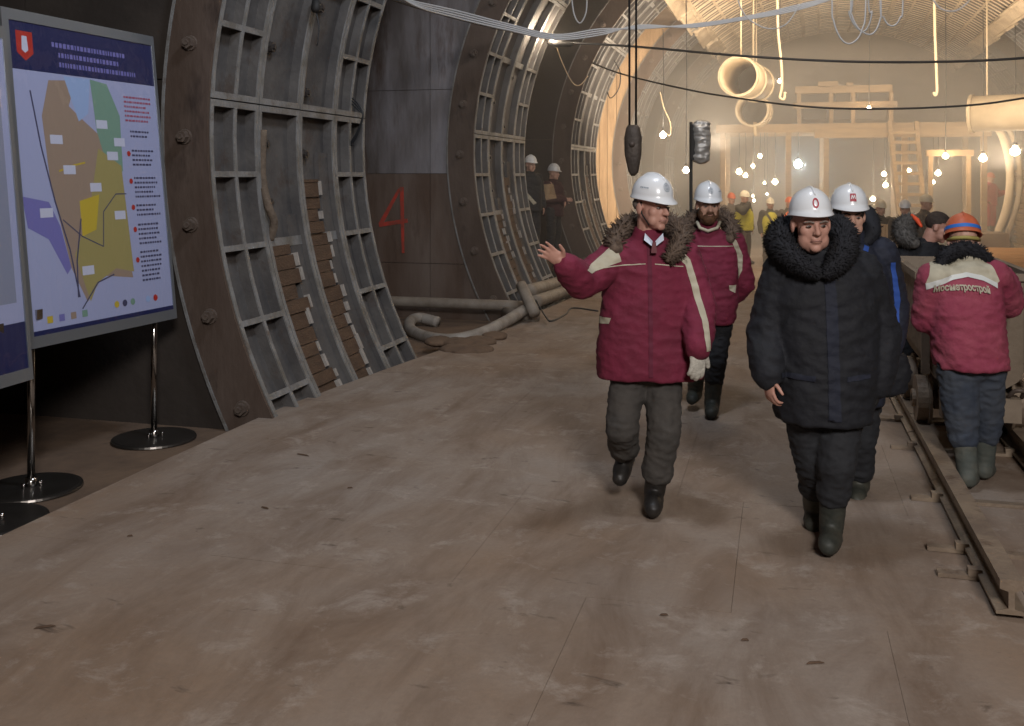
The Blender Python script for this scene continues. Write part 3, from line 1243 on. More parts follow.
    # helmet
    if s.get('helmet'):
        key = s['helmet'].name
        if key not in HELM:
            HELM[key] = helmet_mesh(s['helmet'])
        hl = link('helmet', HELM[key], root, hc + HR @ Vector((0, 0.004, 0.008)), None)
        HT = HR @ Rx(s.get('htilt', 0.0))
        hl.rotation_euler = HT.to_euler()
        hl.scale = (s.get('hks', 0.97),) * 3
        em = s.get('emblem')

        def deco(pts2, a0, p0, mats, nm, k=1.025):
            """flat mark laid on the helmet; pts2 = list of polygons in metres"""
            mbx = MB()
            for poly in pts2:
                A_, B_, C_, D_ = poly
                N_ = 4 if len(pts2) < 3 else 2
                vs = []
                for jj_ in range(N_ + 1):
                    for ii_ in range(N_ + 1):
                        f_, g_ = ii_ / N_, jj_ / N_
                        u = (A_[0] * (1 - f_) + B_[0] * f_) * (1 - g_) + (D_[0] * (1 - f_) + C_[0] * f_) * g_
                        v = (A_[1] * (1 - f_) + B_[1] * f_) * (1 - g_) + (D_[1] * (1 - f_) + C_[1] * f_) * g_
                        vs.append(helmet_pt(a0 + u / 0.125, p0 + v / 0.12, k))
                mbx.add(vs, [(y_ * (N_ + 1) + x_, y_ * (N_ + 1) + x_ + 1, (y_ + 1) * (N_ + 1) + x_ + 1, (y_ + 1) * (N_ + 1) + x_) for y_ in range(N_) for x_ in range(N_)])
            return mbx.build(nm, mats, hl, False)
        if em == 'O':
            for (ra, rb, ri, ro) in ((0.011, 0.016, 0.019, 0.0255),):
                quads = []
                for i in range(24):
                    a, b = 2 * pi * i / 24, 2 * pi * (i + 1) / 24
                    quads.append([(ra * cos(a), rb * sin(a)), (ro * 0.75 * cos(a), ro * sin(a)), (ro * 0.75 * cos(b), ro * sin(b)), (ra * cos(b), rb * sin(b))])
                deco(quads, s.get('ema', 0.05), 0.36, H_RED, 'emblem')
        elif em == 'M':
            deco([[(-0.021, -0.022), (0.021, -0.022), (0.021, 0.022), (-0.021, 0.022)]], s.get('ema', -0.35), 0.42, H_RED, 'emblem')
            deco([[(-0.016, -0.010), (-0.010, -0.010), (-0.004, 0.012), (-0.010, 0.012)],
                  [(-0.010, 0.012), (-0.004, 0.012), (0.003, -0.006), (-0.001, -0.010)],
                  [(-0.001, -0.010), (0.003, -0.006), (0.011, 0.012), (0.005, 0.012)],
                  [(0.005, 0.012), (0.011, 0.012), (0.017, -0.010), (0.011, -0.010)]], s.get('ema', -0.35), 0.42, H_WMARK, 'emblem_mark', 1.055)
        elif em == 'seal':
            quads = []
            for (r0, r1) in ((0.021, 0.024), (0.012, 0.0145)):
                for i in range(24):
                    a, b = 2 * pi * i / 24, 2 * pi * (i + 1) / 24
                    quads.append([(r0 * cos(a), r0 * sin(a)), (r1 * cos(a), r1 * sin(a)), (r1 * cos(b), r1 * sin(b)), (r0 * cos(b), r0 * sin(b))])
            for i in range(9):
                a = 2 * pi * i / 9
                quads.append([(0.003 * cos(a) - 0.001, 0.003 * sin(a)), (0.02 * cos(a) - 0.001, 0.02 * sin(a)), (0.02 * cos(a) + 0.0015, 0.02 * sin(a) + 0.001), (0.003 * cos(a) + 0.0015, 0.003 * sin(a))])
            deco(quads, s.get('ema', 0.0), 0.52, H_GREY, 'emblem')
            if 'ems' in s:
                deco([[(-0.03 + 0.012 * i, -0.003), (-0.022 + 0.012 * i, -0.004), (-0.021 + 0.012 * i, 0.003), (-0.029 + 0.012 * i, 0.004)] for i in range(5)], s['ems'], 0.45, H_GREY, 'emblem_line')
        if s.get('band'):
            q = []
            for i in range(40):
                a, b = 2 * pi * i / 40, 2 * pi * (i + 1) / 40
                q.append([(a * 0.125, 0.0), (b * 0.125, 0.0), (b * 0.125, 0.022), (a * 0.125, 0.022)])
            deco(q, 0, 0.1, s['band'], 'band', 1.01)
        if s.get('strap', False):
            for q in (-1, 1):
                HB_().tube([H(q * 0.079, 0.0, 0.03), H(q * 0.078, -0.005, -0.03), H(q * 0.06, -0.045, -0.09)], 0.004, 6).build('chin_strap', M_black, root, True)
    # trousers and boots
    tr = MB()
    lr = s.get('leg_r', (0.108, 0.086, 0.078))
    tr.ell(pel + Vector((0, 0, 0.02)), (abs(hips[1].x - hips[0].x) / 2 + 0.10, 0.135, 0.15))
    for i in range(2):
        k_, a_ = Vector(j['kn'][i]), Vector(j['an'][i])
        bt = s.get('boot_h', 0.2)
        cuff = a_.lerp(k_, s.get('cuff', 0.35))
        tr.tube([hips[i], hips[i].lerp(k_, 0.5), k_], [lr[0], (lr[0] + lr[1]) / 2, lr[1]], 14, round_ends=True)
        tr.tube([k_, k_.lerp(cuff, 0.6), cuff], [lr[1], lr[2], lr[2] * 1.04], 14, round_ends=True)
    link('trousers', remesh(tr, cv, 3, s['trousers'], 'trousers', s.get('wrt', 0.010), 10, loc[0]), root)
    for i in range(2):
        k_, a_, t_ = Vector(j['kn'][i]), Vector(j['an'][i]), Vector(j['toe'][i])
        bb = MB()
        up = (k_ - a_).normalized()
        d = (t_ - a_).normalized()
        br = s.get('boot_r', 0.066)
        bb.tube([a_, a_ + up * s.get('boot_h', 0.2)], [br * 0.9, br * 1.1], 14, round_ends=True)
        heel = a_ - d * 0.01
        sole = Vector(j.get('sole', [(0, 0, -1), (0, 0, -1)])[i]).normalized()
        bb.tube([heel - d * 0.03 + sole * 0.045, t_ - d * 0.05 + sole * 0.004, t_ + sole * 0.002], [0.052, 0.052, 0.044], 14, round_ends=True)
        bb.tube([a_, t_ - d * 0.07], [br * 0.8, 0.045], 12, round_ends=True)
        link('boot', remesh(bb, cv * 0.9, 2, s['boots'], 'boot', 0.003, 16), root)
    # coat
    jm = MB()
    st = j['coat']
    jm.loft(st, 36, e=2.35)
    sr = s.get('sleeve', (0.092, 0.082, 0.066))
    for i in range(2):
        e, w = Vector(j['el'][i]), Vector(j['wr'][i])
        jm.tube([sh[i], sh[i].lerp(e, 0.5), e], [sr[0], (sr[0] + sr[1]) / 2, sr[1]], 14, round_ends=True)
        wend = e.lerp(w, s.get('cuffs', (0.93, 0.93))[i])
        jm.tube([e, e.lerp(wend, 0.6), wend], [sr[1], sr[1] * 0.96, sr[2]], 14, round_ends=True)
    if s.get('collar', True):
        jm.tube([nk + Vector((0, 0.015, -0.05)), nk + Vector((0, 0.01, 0.0))], [0.12, 0.085], 16, round_ends=True)
    jme = remesh(jm, cv, 3, s['coat'], 'jacket', s.get('wr', 0.010), s.get('wf', 8.0), loc[0] * 3)
    jk = link(s.get('coat_name', 'jacket'), jme, root)
    for i in range(2):
        if gmb[i]:
            link('glove', remesh(gmb[i], 0.006, 1, gl[i], 'glove'), root)
    return root, jk, jme, H


def pxframe(px0, D, zfl=None):
    """returns ground location and a converter from photo pixels to the person's frame"""
    r = ratio(px0)
    Y = D / (cos(TH) - r * sin(TH))
    X = r * Y
    z0 = fz(Y) if zfl is None else zfl

    def J(px, py, dy=0.0):
        d = D + dy
        return Vector(((px - 512) / F * d - (px0 - 512) / F * D, dy, CH - (py - HOR) / F * d - z0))
    return Vector((X, Y, z0)), J


def coat_st(J, rows, D):
    """rows: (py, px_left, px_right, dy, ry)"""
    out = []
    for (py, a, b, dy, ry) in rows:
        A, B = J(a, py, dy), J(b, py, dy)
        out.append(((A.x + B.x) / 2, dy, A.z, (B.x - A.x) / 2, ry))
    return out


def pp(J, pts, dy):
    return [(J(a, b, dy).x, J(a, b, dy).z) for a, b in pts]


# ---------------------------------------------------------------- man in maroon jacket, arm stretched out
loc, J = pxframe(648, 5.5)
D = 5.5
jB = dict(
    head=J(652, 207, 0.02), hy=0.62, hp=0.04, hr=0.0, neck=J(648, 236, 0.06),
    sh=[J(619, 256, 0.06), J(682, 256, 0.06)],
    el=[J(583, 283, -0.10), J(699, 306, -0.02)], wr=[J(564, 263, -0.26), J(698, 349, -0.20)],
    hip=[J(630, 366, 0.06), J(663, 366, 0.06)], kn=[J(622, 428, -0.02), J(664, 432, -0.04)],
    an=[J(625, 458, 0.24), J(654, 494, 0.03)], toe=[J(620, 478, 0.12), J(653, 509, -0.14)],
    sole=[(0.1, 0.75, -0.66), (0, 0, -1)],
    hand=[dict(d=(-0.88, -0.25, 0.62), pn=(-0.25, -0.95, -0.2), th=1, curl=0.13, spread=0.2),
          dict(d=(-0.05, -0.12, -1), pn=(-0.35, 0.9, 0), th=1, curl=0.3)],
    coat=coat_st(J, [(376, 598, 704, 0.06, 0.19), (350, 597, 704, 0.06, 0.19), (318, 600, 698, 0.06, 0.18), (290, 603, 694, 0.06, 0.165),
                     (265, 605, 694, 0.06, 0.155), (250, 613, 686, 0.06, 0.13), (241, 627, 670, 0.06, 0.10), (236, 635, 662, 0.06, 0.08)], D))
rB, jkB, meB, HB = person('man in maroon jacket and white helmet stretching out his bare hand, striding in front', loc, jB,
                     dict(vox=0.0055, skin=SKIN_R, helmet=H_WHITE, emblem='seal', ema=-0.1, ems=-1.3, htilt=0.08, trousers=C_TROUS, boots=C_LEATH, coat=C_MAR,
                          gloves=(None, C_GLOVE), hair=HAIR_G, leg_r=(0.105, 0.088, 0.082), boot_h=0.17, boot_r=0.062, cuff=0.38, cuffs=(0.86, 0.96), strap=True,
                          sleeve=(0.10, 0.092, 0.068), wr=0.009))
patch(meB, pp(J, [(585, 268), (612, 248), (619, 252), (622, 262), (590, 272)], -0.1), C_CREAM, 'shoulder_panel', jkB)
patch(meB, pp(J, [(676, 256), (680, 248), (691, 259), (688, 267)], -0.1), C_CREAM, 'chest_panel', jkB, lim=0.0)
for a, b, c, d_ in (((683, 258), (690, 259), (697, 285), (690, 284)), ((690, 284), (697, 285), (703, 316), (697, 316)), ((697, 316), (703, 316), (704, 345), (699, 345))):
    patch(meB, pp(J, [a, b, c, d_], -0.05), C_CREAM, 'sleeve_stripe', jkB, lim=0.0)
patch(meB, pp(J, [(598, 267.2), (646, 263.6), (646, 264.6), (598, 268.2)], -0.1), C_CREAM, 'piping', jkB)
patch(meB, pp(J, [(655, 263.8), (684, 266.5), (684, 267.5), (655, 264.8)], -0.1), C_CREAM, 'piping', jkB)
patch(meB, pp(J, [(599, 319), (612, 319), (610, 325), (600, 327)], -0.1), C_CREAM, 'pocket_flap', jkB)
patch(meB, pp(J, [(648, 246), (652, 246), (652, 376), (648, 376)], -0.1), mat('placket', '5d1830', rough=0.8), 'placket', jkB, off=0.006)
for q in (-1, 1):
    sm = MB()
    sm.hexa([J(654 + q * 1, 247, -0.115), J(654 + q * 10, 240, -0.09), J(654 + q * 10, 240, -0.07), J(654 + q * 1, 247, -0.095),
             J(654 + q * 1.5, 241, -0.105), J(654 + q * 9, 233, -0.06), J(654 + q * 9, 233, -0.045), J(654 + q * 1.5, 241, -0.09)])
    sm.build('shirt_collar', C_SHIRT, rB)
tm = MB()
tm.hexa([J(651, 253, -0.125), J(657, 253, -0.125), J(657, 253, -0.10), J(651, 253, -0.10), J(652.5, 242, -0.118), J(656, 242, -0.118), J(656, 242, -0.09), J(652.5, 242, -0.09)])
tm.build('tie', C_TIE, rB)
link('fur_collar', fur_mesh([J(616, 250, -0.02), J(617, 238, 0.10), J(630, 226, 0.20), J(652, 222, 0.24), J(672, 226, 0.18), J(681, 238, 0.08), J(676, 250, -0.06), J(668, 260, -0.11)],
     [0.05, 0.06, 0.065, 0.065, 0.06, 0.055, 0.04, 0.018], FUR_BR, 1800, 0.04, 3), rB)

# ---------------------------------------------------------------- bearded man in maroon jacket
loc, J = pxframe(709, 7.7)
D = 7.7
jC = dict(
    head=J(708, 205, 0.0), hy=-0.02, hp=0.10, neck=J(709, 228, 0.05),
    sh=[J(688, 242, 0.06), J(732, 242, 0.06)], el=[J(676, 285, 0.12), J(743, 283, 0.12)], wr=[J(694, 300, 0.24), J(724, 302, 0.26)],
    hip=[J(702, 320, 0.06), J(720, 320, 0.06)], kn=[J(698, 356, 0.10), J(716, 360, -0.02)],
    an=[J(695, 390, 0.28), J(712, 404, 0.03)], toe=[J(692, 399, 0.12), J(711, 413, -0.14)],
    coat=coat_st(J, [(322, 690, 734, 0.06, 0.17), (300, 686, 737, 0.06, 0.17), (270, 685, 737, 0.06, 0.165), (250, 685, 736, 0.06, 0.15),
                     (238, 690, 730, 0.06, 0.125), (229, 698, 720, 0.05, 0.09)], D))
rC, jkC, meC, HC = person('bearded man in maroon jacket and white helmet, hands behind his back', loc, jC,
                     dict(vox=0.007, helmet=H_WHITE, emblem='seal', ema=0.0, ems=0.95, trousers=C_BLK, boots=C_RUB, coat=C_MAR, hair=HAIR_B, beard=HAIR_B,
                          leg_r=(0.10, 0.08, 0.072), boot_h=0.3, cuff=0.6, sleeve=(0.10, 0.095, 0.07)))
patch(meC, pp(J, [(729, 237), (735, 240), (742, 255), (736, 254)], 0.0), C_CREAM, 'sleeve_stripe', jkC, lim=-0.1)
patch(meC, pp(J, [(736, 254), (742, 255), (742, 270), (738, 279)], 0.0), C_CREAM, 'sleeve_stripe', jkC, lim=-0.1)
patch(meC, pp(J, [(683, 236), (690, 238), (688, 246), (681, 243)], 0.0), C_CREAM, 'shoulder_panel', jkC, lim=-0.1)
patch(meC, pp(J, [(690, 245.3), (732, 245.3), (732, 246), (690, 246)], 0.0), C_CREAM, 'piping', jkC)
patch(meC, pp(J, [(726, 284), (735, 284), (733, 292), (727, 289)], 0.0), C_CREAM, 'pocket_flap', jkC)
link('fur_collar', fur_mesh([J(688, 238, -0.03), J(687, 226, 0.10), J(697, 217, 0.20), J(709, 215, 0.23), J(722, 217, 0.20), J(732, 227, 0.10), J(730, 239, -0.03)],
     [0.045, 0.06, 0.06, 0.06, 0.06, 0.06, 0.045], FUR_BR, 1300, 0.045, 4), rC)
cm = MB()
cm.tube([J(697, 222, 0.0), J(700, 228, -0.06), J(708, 231, -0.085), J(717, 228, -0.06), J(720, 222, 0.0)], 0.013, 8)
cm.build('knit_collar', C_CREAM, rC, True)

# ---------------------------------------------------------------- man in long dark coat
loc, J = pxframe(823, 5.02)
D = 5.02
jA = dict(
    head=J(811, 224, -0.02), hy=-0.02, hp=0.08, hr=-0.03, neck=J(818, 250, 0.04),
    sh=[J(784, 272, 0.05), J(860, 272, 0.05)], el=[J(767, 332, 0.06), J(880, 332, 0.06)], wr=[J(768, 376, -0.06), J(876, 384, 0.0)],
    hip=[J(806, 402, 0.05), J(841, 402, 0.05)], kn=[J(814, 462, 0.08), J(836, 462, -0.06)],
    an=[J(815, 512, 0.33), J(831, 532, 0.0)], toe=[J(813, 524, 0.20), J(828, 546, -0.20)],
    sole=[(0.0, 0.4, -0.9), (0, -0.25, -0.97)],
    hand=[dict(d=(0.05, -0.2, -1), pn=(0.8, 0.3, 0), th=1, curl=0.5), dict(d=(-0.05, 0, -1), pn=(-0.8, 0.3, 0), th=1, curl=0.6)],
    coat=coat_st(J, [(418, 777, 869, 0.05, 0.22), (395, 775, 871, 0.05, 0.22), (360, 773, 875, 0.05, 0.215), (325, 771, 876, 0.05, 0.205), (295, 769, 876, 0.05, 0.19),
                     (275, 773, 872, 0.05, 0.17), (262, 783, 860, 0.05, 0.14), (252, 798, 842, 0.05, 0.10), (246, 804, 834, 0.04, 0.08)], D))
rA, jkA, meA, HA = person('man in long dark hooded coat and white helmet with red oval emblem, walking', loc, jA,
                     dict(vox=0.006, skin=SKIN_R, helmet=H_WHITE, emblem='O', ema=-0.05, trousers=C_BLK, boots=C_RUB, coat=C_NAVY, hair=HAIR_G,
                          leg_r=(0.12, 0.095, 0.078), boot_h=0.30, boot_r=0.064, cuff=0.55, sleeve=(0.105, 0.10, 0.078), gloves=(None, M_black), coat_name='long_coat', wr=0.011, hs=1.12, hks=0.96, jowl=True,
                          cuffs=(0.93, 0.98), htilt=-0.12))
patch(meA, pp(J, [(822, 262), (833, 262), (836, 418), (824, 418)], -0.1), C_NAVY2, 'placket', jkA, off=0.006)
patch(meA, pp(J, [(780, 372), (812, 374), (812, 379), (780, 377)], -0.1), C_NAVY2, 'pocket_flap', jkA, off=0.006)
patch(meA, pp(J, [(842, 374), (868, 372), (868, 377), (842, 379)], -0.1), C_NAVY2, 'pocket_flap', jkA, off=0.006)
link('fur_hood', fur_mesh([J(819, 275, -0.17), J(804, 267, -0.15), J(786, 254, -0.06), J(780, 240, 0.08), J(790, 228, 0.2), J(816, 226, 0.25), J(836, 228, 0.20), J(843, 238, 0.06), J(842, 254, -0.08), J(835, 265, -0.15), J(825, 275, -0.17)],
     [0.022, 0.045, 0.07, 0.08, 0.07, 0.07, 0.07, 0.075, 0.065, 0.045, 0.022], FUR_BK, 5000, 0.022, 5), rA)

# ---------------------------------------------------------------- man close behind, blue-trimmed jacket
loc, J = pxframe(858, 5.75)
D = 5.75
jE = dict(
    head=J(849, 216, 0.0), hy=-0.12, hp=0.08, neck=J(850, 238, 0.05),
    sh=[J(822, 254, 0.06), J(880, 254, 0.06)], el=[J(812, 312, 0.08), J(893, 310, 0.08)], wr=[J(818, 350, -0.02), J(887, 355, 0.0)],
    hip=[J(840, 366, 0.06), J(866, 366, 0.06)], kn=[J(838, 430, -0.02), J(861, 436, 0.06)],
    an=[J(838, 476, 0.3), J(859, 487, 0.15)], toe=[J(838, 490, 0.15), J(857, 500, -0.02)],
    coat=coat_st(J, [(402, 826, 880, 0.06, 0.19), (370, 822, 884, 0.06, 0.19), (330, 819, 886, 0.06, 0.19), (290, 817, 888, 0.06, 0.18), (265, 820, 884, 0.06, 0.16),
                     (250, 828, 873, 0.06, 0.13), (241, 837, 862, 0.05, 0.09)], D))
rE, jkE, meE, HE = person('man in navy jacket with blue sleeve trim walking close behind the long dark coat', loc, jE,
                     dict(vox=0.007, helmet=H_WHITE, emblem='M', ema=-0.02, trousers=C_BLK, boots=C_RUB, coat=C_NAVY2, gloves=(M_black, M_black), leg_r=(0.11, 0.09, 0.078), boot_h=0.3,
                          sleeve=(0.10, 0.09, 0.07), hair=HAIR_K, htilt=-0.06))
for poly in ([(888, 262), (893, 262), (899, 300), (893, 302)], [(893, 302), (899, 300), (897, 322), (891, 322)]):
    patch(meE, pp(J, poly, 0.0), C_BLUE, 'sleeve_trim', jkE, lim=-0.2)
patch(meE, pp(J, [(864, 245), (869, 247), (867, 252), (862, 250)], -0.05), C_BLUE, 'collar_trim', jkE, lim=-0.3)
patch(meE, pp(J, [(873, 262), (875.5, 262), (875, 268), (872.5, 268)], -0.1), C_WHITE, 'zip_pull', jkE)
bal = MB()
bal.ell(HE(0, 0.02, 0.02), (0.088, 0.106, 0.085), Rz(-0.12))
bal.build('knit_cap', M_black, rE, True)
link('hood', fur_mesh([J(862, 246, 0.0), J(872, 232, 0.06), J(866, 215, 0.16), J(852, 210, 0.22), J(838, 216, 0.2)], [0.03, 0.06, 0.07, 0.06, 0.05], C_NAVY, 200, 0.01, 6, 'hood'), rE)

# ---------------------------------------------------------------- worker pushing the tub, seen from behind
loc, J = pxframe(970, 5.95)
D = 5.95
jW = dict(
    head=J(963, 243, 0.20), hy=pi - 0.25, hp=0.30, neck=J(963, 258, 0.12),
    sh=[J(935, 279, 0.05), J(992, 277, 0.05)], el=[J(928, 318, 0.12), J(1006, 302, 0.18)], wr=[J(940, 300, 0.5), J(1003, 276, 0.55)],
    hip=[J(957, 365, 0.0), J(984, 365, 0.0)], kn=[J(962, 425, 0.0), J(986, 422, 0.1)],
    an=[J(968, 472, -0.05), J(984, 464, 0.14)], toe=[J(971, 478, 0.16), J(988, 469, 0.34)],
    hand=[dict(d=(0.2, 0.9, 0.1), pn=(0, -0.2, -1), th=-1, curl=0.6), dict(d=(-0.2, 0.9, 0.1), pn=(0, -0.2, -1), th=1, curl=0.6)],
    coat=coat_st(J, [(367, 937, 1005, 0.0, 0.19), (340, 933, 1002, 0.02, 0.19), (310, 930, 1000, 0.04, 0.185), (285, 928, 999, 0.07, 0.17), (268, 935, 992, 0.10, 0.14), (258, 948, 979, 0.12, 0.10), (252, 954, 973, 0.13, 0.08)], D))
rW, jkW, meW, HW = person('worker in dusty maroon jacket and orange helmet bending over the ore tub', loc, jW,
                     dict(vox=0.008, helmet=H_ORG, band=H_BLUE, trousers=C_JEAN, boots=C_RUBD, coat=C_MAR2, face=False, sideburn=False, leg_r=(0.12, 0.092, 0.082), boot_h=0.34,
                          cuff=0.75, sleeve=(0.105, 0.098, 0.075), hair=HAIR_K, gloves=(M_black, M_black)))
for poly in ([(928, 284), (934, 266), (946, 259), (952, 275), (938, 281)], [(946, 258), (966, 255), (966, 273), (951, 276)],
             [(966, 255), (985, 259), (981, 276), (966, 273)], [(985, 259), (994, 266), (999, 281), (996, 284), (981, 276)]):
    patch(meW, pp(J, poly, -0.05), C_CREAM, 'back_yoke', jkW, lim=-0.1)
for poly in ([(929, 290), (928, 284), (938, 280), (940, 285)], [(938, 280), (951, 275.5), (953, 280), (940, 285)], [(951, 275.5), (966, 272.5), (966, 277), (953, 280)],
             [(966, 272.5), (981, 275.5), (981, 280.5), (966, 277)], [(981, 275.5), (996, 283), (995, 288), (981, 280.5)]):
    patch(meW, pp(J, poly, -0.05), C_WHITE, 'reflective_band', jkW, off=0.005, lim=-0.1)
# lettering laid on the back
tme = text_mesh('Мосметрострой', 0.062)
bvh = BVHTree.FromObject(jkW, bpy.context.evaluated_depsgraph_get()) if False else None
bmw = bmesh.new()
bmw.from_mesh(meW)
tree = BVHTree.FromBMesh(bmw)
tc = J(963, 287, -0.1)
bmt = bmesh.new()
bmt.from_mesh(tme)
bmesh.ops.triangulate(bmt, faces=bmt.faces[:])
bmesh.ops.subdivide_edges(bmt, edges=bmt.edges[:], cuts=1)
for v in bmt.verts:
    x = tc.x + v.co.x * 0.62
    z = tc.z + v.co.y * 0.85 - 0.9 * (v.co.x * 0.62) ** 2
    hit = tree.ray_cast(Vector((x, -1.0, z)), Vector((0, 1, 0)))
    yy = hit[0].y - 0.016 if hit[0] is not None else -0.15
    v.co = (x, yy, z)
bmt.to_mesh(tme)
bmt.free()
bmw.free()
tme.materials.clear()
tme.materials.append(C_CREAM)
link('lettering', tme, jkW)
link('fur_collar', fur_mesh([J(938, 268, 0.02), J(944, 258, 0.04), J(954, 252, 0.06), J(965, 250, 0.06), (J(977, 253, 0.06)), J(986, 260, 0.06), J(990, 266, 0.08)],
     [0.025, 0.045, 0.055, 0.055, 0.055, 0.04, 0.02], FUR_BK, 1400, 0.02, 8), rW)
gg = MB()
gg.tube([HW(-0.082, 0.02, 0.012), HW(-0.06, 0.085, 0.008), HW(0, 0.112, 0.006), HW(0.06, 0.085, 0.008), HW(0.082, 0.02, 0.012)], 0.012, 8)
gg.build('helmet_strap', mat('yellow_strap', '9c9050', rough=0.7), rW, True)

# ---------------------------------------------------------------- bareheaded man beyond the tub
loc, J = pxframe(915, 8.8)
D = 8.8
jN = dict(
    head=J(938, 227, -0.05), hy=1.15, hp=0.35, neck=J(926, 246, 0.0),
    sh=[J(906, 256, 0.0), J(940, 256, 0.05)], el=[J(902, 292, -0.05), J(952, 285, 0.0)], wr=[J(916, 315, -0.15), J(962, 300, -0.1)],
    hip=[J(905, 320, 0.05), J(926, 320, 0.05)], kn=[J(906, 352, 0.0), J(926, 352, 0.0)], an=[J(904, 378, 0.05), J(926, 378, 0.05)], toe=[J(908, 383, -0.1), J(930, 383, -0.1)],
    coat=coat_st(J, [(345, 898, 936, 0.05, 0.17), (310, 898, 938, 0.05, 0.18), (280, 899, 944, 0.03, 0.18), (262, 901, 945, 0.02, 0.16), (250, 908, 940, 0.0, 0.12), (242, 916, 936, 0.0, 0.09)], D))
rN, jkN, meN, HN = person('bareheaded man in dark jacket stooping on the far side of the ore tub', loc, jN,
                     dict(vox=0.009, skin=SKIN_R, hair_cap=HAIR_K, trousers=C_BLK, boots=C_RUB, coat=C_NAVY, hair=HAIR_K, boot_h=0.28, sleeve=(0.10, 0.09, 0.07)))
link('fur_hood', fur_mesh([J(914, 243, -0.12), J(905, 236, -0.05), J(905, 226, 0.08), J(913, 221, 0.15)], [0.06, 0.10, 0.10, 0.06], FUR_GR, 1200, 0.03, 9), rN)
om = MB()
om.tube([J(912, 215, 0.06), J(917, 220, 0.0), J(921, 226, -0.04)], [0.012, 0.022, 0.014], 8, round_ends=True)
om.build('hood_strip', mat('orange_strip', 'e8562e', rough=0.6), rN, True)

# ---------------------------------------------------------------- people further off


def far_person(label, px, top, D, s, face=0.0, arms='down', h=1.80, group=None, zoff=None, lean=0.0):
    """an upright figure whose helmet top shows at row `top` and distance D"""
    r = ratio(px)
    Y = D / (cos(TH) - r * sin(TH))
    zt = CH - (top - HOR) / F * D
    z0 = zt - h if zoff is None else zoff
    k = h / 1.80
    R = Rz(face)

    def q(x, y, z):
        return R @ Vector((x * k, y * k, 0)) + Vector((0, 0, z * k))
    jj = dict(head=q(0, -0.02 - lean, 1.625), hy=face, hp=0.05, neck=q(0, 0.01 - lean * 0.8, 1.47),
              sh=[q(-0.19, 0.02 - lean * 0.7, 1.39), q(0.19, 0.02 - lean * 0.7, 1.39)],
              hip=[q(-0.09, 0, 0.9), q(0.09, 0, 0.9)], kn=[q(-0.11, -0.03, 0.49), q(0.11, -0.03, 0.49)],
              an=[q(-0.12, 0.03, 0.09), q(0.12, 0.02, 0.09)], toe=[q(-0.15, -0.15, 0.045), q(0.15, -0.15, 0.045)])
    if arms == 'down':
        jj['el'] = [q(-0.25, 0.04, 1.12), q(0.25, 0.04, 1.12)]
        jj['wr'] = [q(-0.25, -0.05, 0.88), q(0.25, -0.05, 0.88)]
    elif arms == 'up':
        jj['el'] = [q(-0.30, -0.2, 1.30), q(0.25, 0.04, 1.12)]
        jj['wr'] = [q(-0.12, -0.24, 1.50), q(0.25, -0.05, 0.88)]
    elif arms == 'crossed':
        jj['el'] = [q(-0.27, -0.03, 1.13), q(0.27, -0.03, 1.13)]
        jj['wr'] = [q(0.02, -0.25, 1.12), q(-0.02, -0.27, 1.06)]
    elif arms == 'lean':
        jj['el'] = [q(-0.32, 0.0, 1.14), q(0.3, -0.08, 1.15)]
        jj['wr'] = [q(-0.2, -0.08, 0.95), q(0.28, -0.3, 1.22)]
    W_ = s.get('w', 1.0)
    cst = []
    for (z, rx, ry) in ((0.80, 0.21, 0.15), (1.0, 0.205, 0.15), (1.2, 0.21, 0.15), (1.34, 0.205, 0.135), (1.43, 0.15, 0.10), (1.47, 0.08, 0.08)):
        cst.append((0, (-lean * (z - 0.9) * 1.2) * k, z * k, rx * k * W_, ry * k))
    base = [Vector((x, y, z)) for x, y, z, _, _ in cst]
    jj['coat'] = [(0 + 0.0, y, z, rx, ry) for (x, y, z, rx, ry) in cst]
    s = dict(s)
    s.setdefault('vox', 0.013)
    s.setdefault('cvox', 0.02)
    s.setdefault('boots', C_RUB)
    s.setdefault('trousers', C_OLIVE)
    s.setdefault('wr', 0.008)
    s.setdefault('sideburn', False)
    rt, jk, me, HH = person(label, Vector((r * Y, Y, z0)), jj, s, TH, group)
    if s.get('vest'):
        for zz in ((0.86, 1.42),):
            vm = MB()
            vm.loft([(x, y, z, rx + 0.025, ry + 0.02) for (x, y, z, rx, ry) in [(0, 0, 0.84 * k, 0.20 * k, 0.15 * k), (0, 0, 1.0 * k, 0.205 * k, 0.15 * k), (0, 0, 1.2 * k, 0.205 * k, 0.15 * k), (0, 0, 1.33 * k, 0.17 * k, 0.135 * k), (0, 0, 1.43 * k, 0.10 * k, 0.09 * k)]], 24)
            link('vest', remesh(vm, 0.02, 2, s['vest'], 'vest', 0.008), rt)
        if s.get('strap2'):
            patch(bpy.data.meshes[rt.children[-1].data.name], [(-0.17 * k, 1.40 * k), (-0.11 * k, 1.42 * k), (0.16 * k, 0.98 * k), (0.11 * k, 0.94 * k)], C_OLIVE, 'bag_strap', rt.children[-1], off=0.008)
    return rt, jk, me


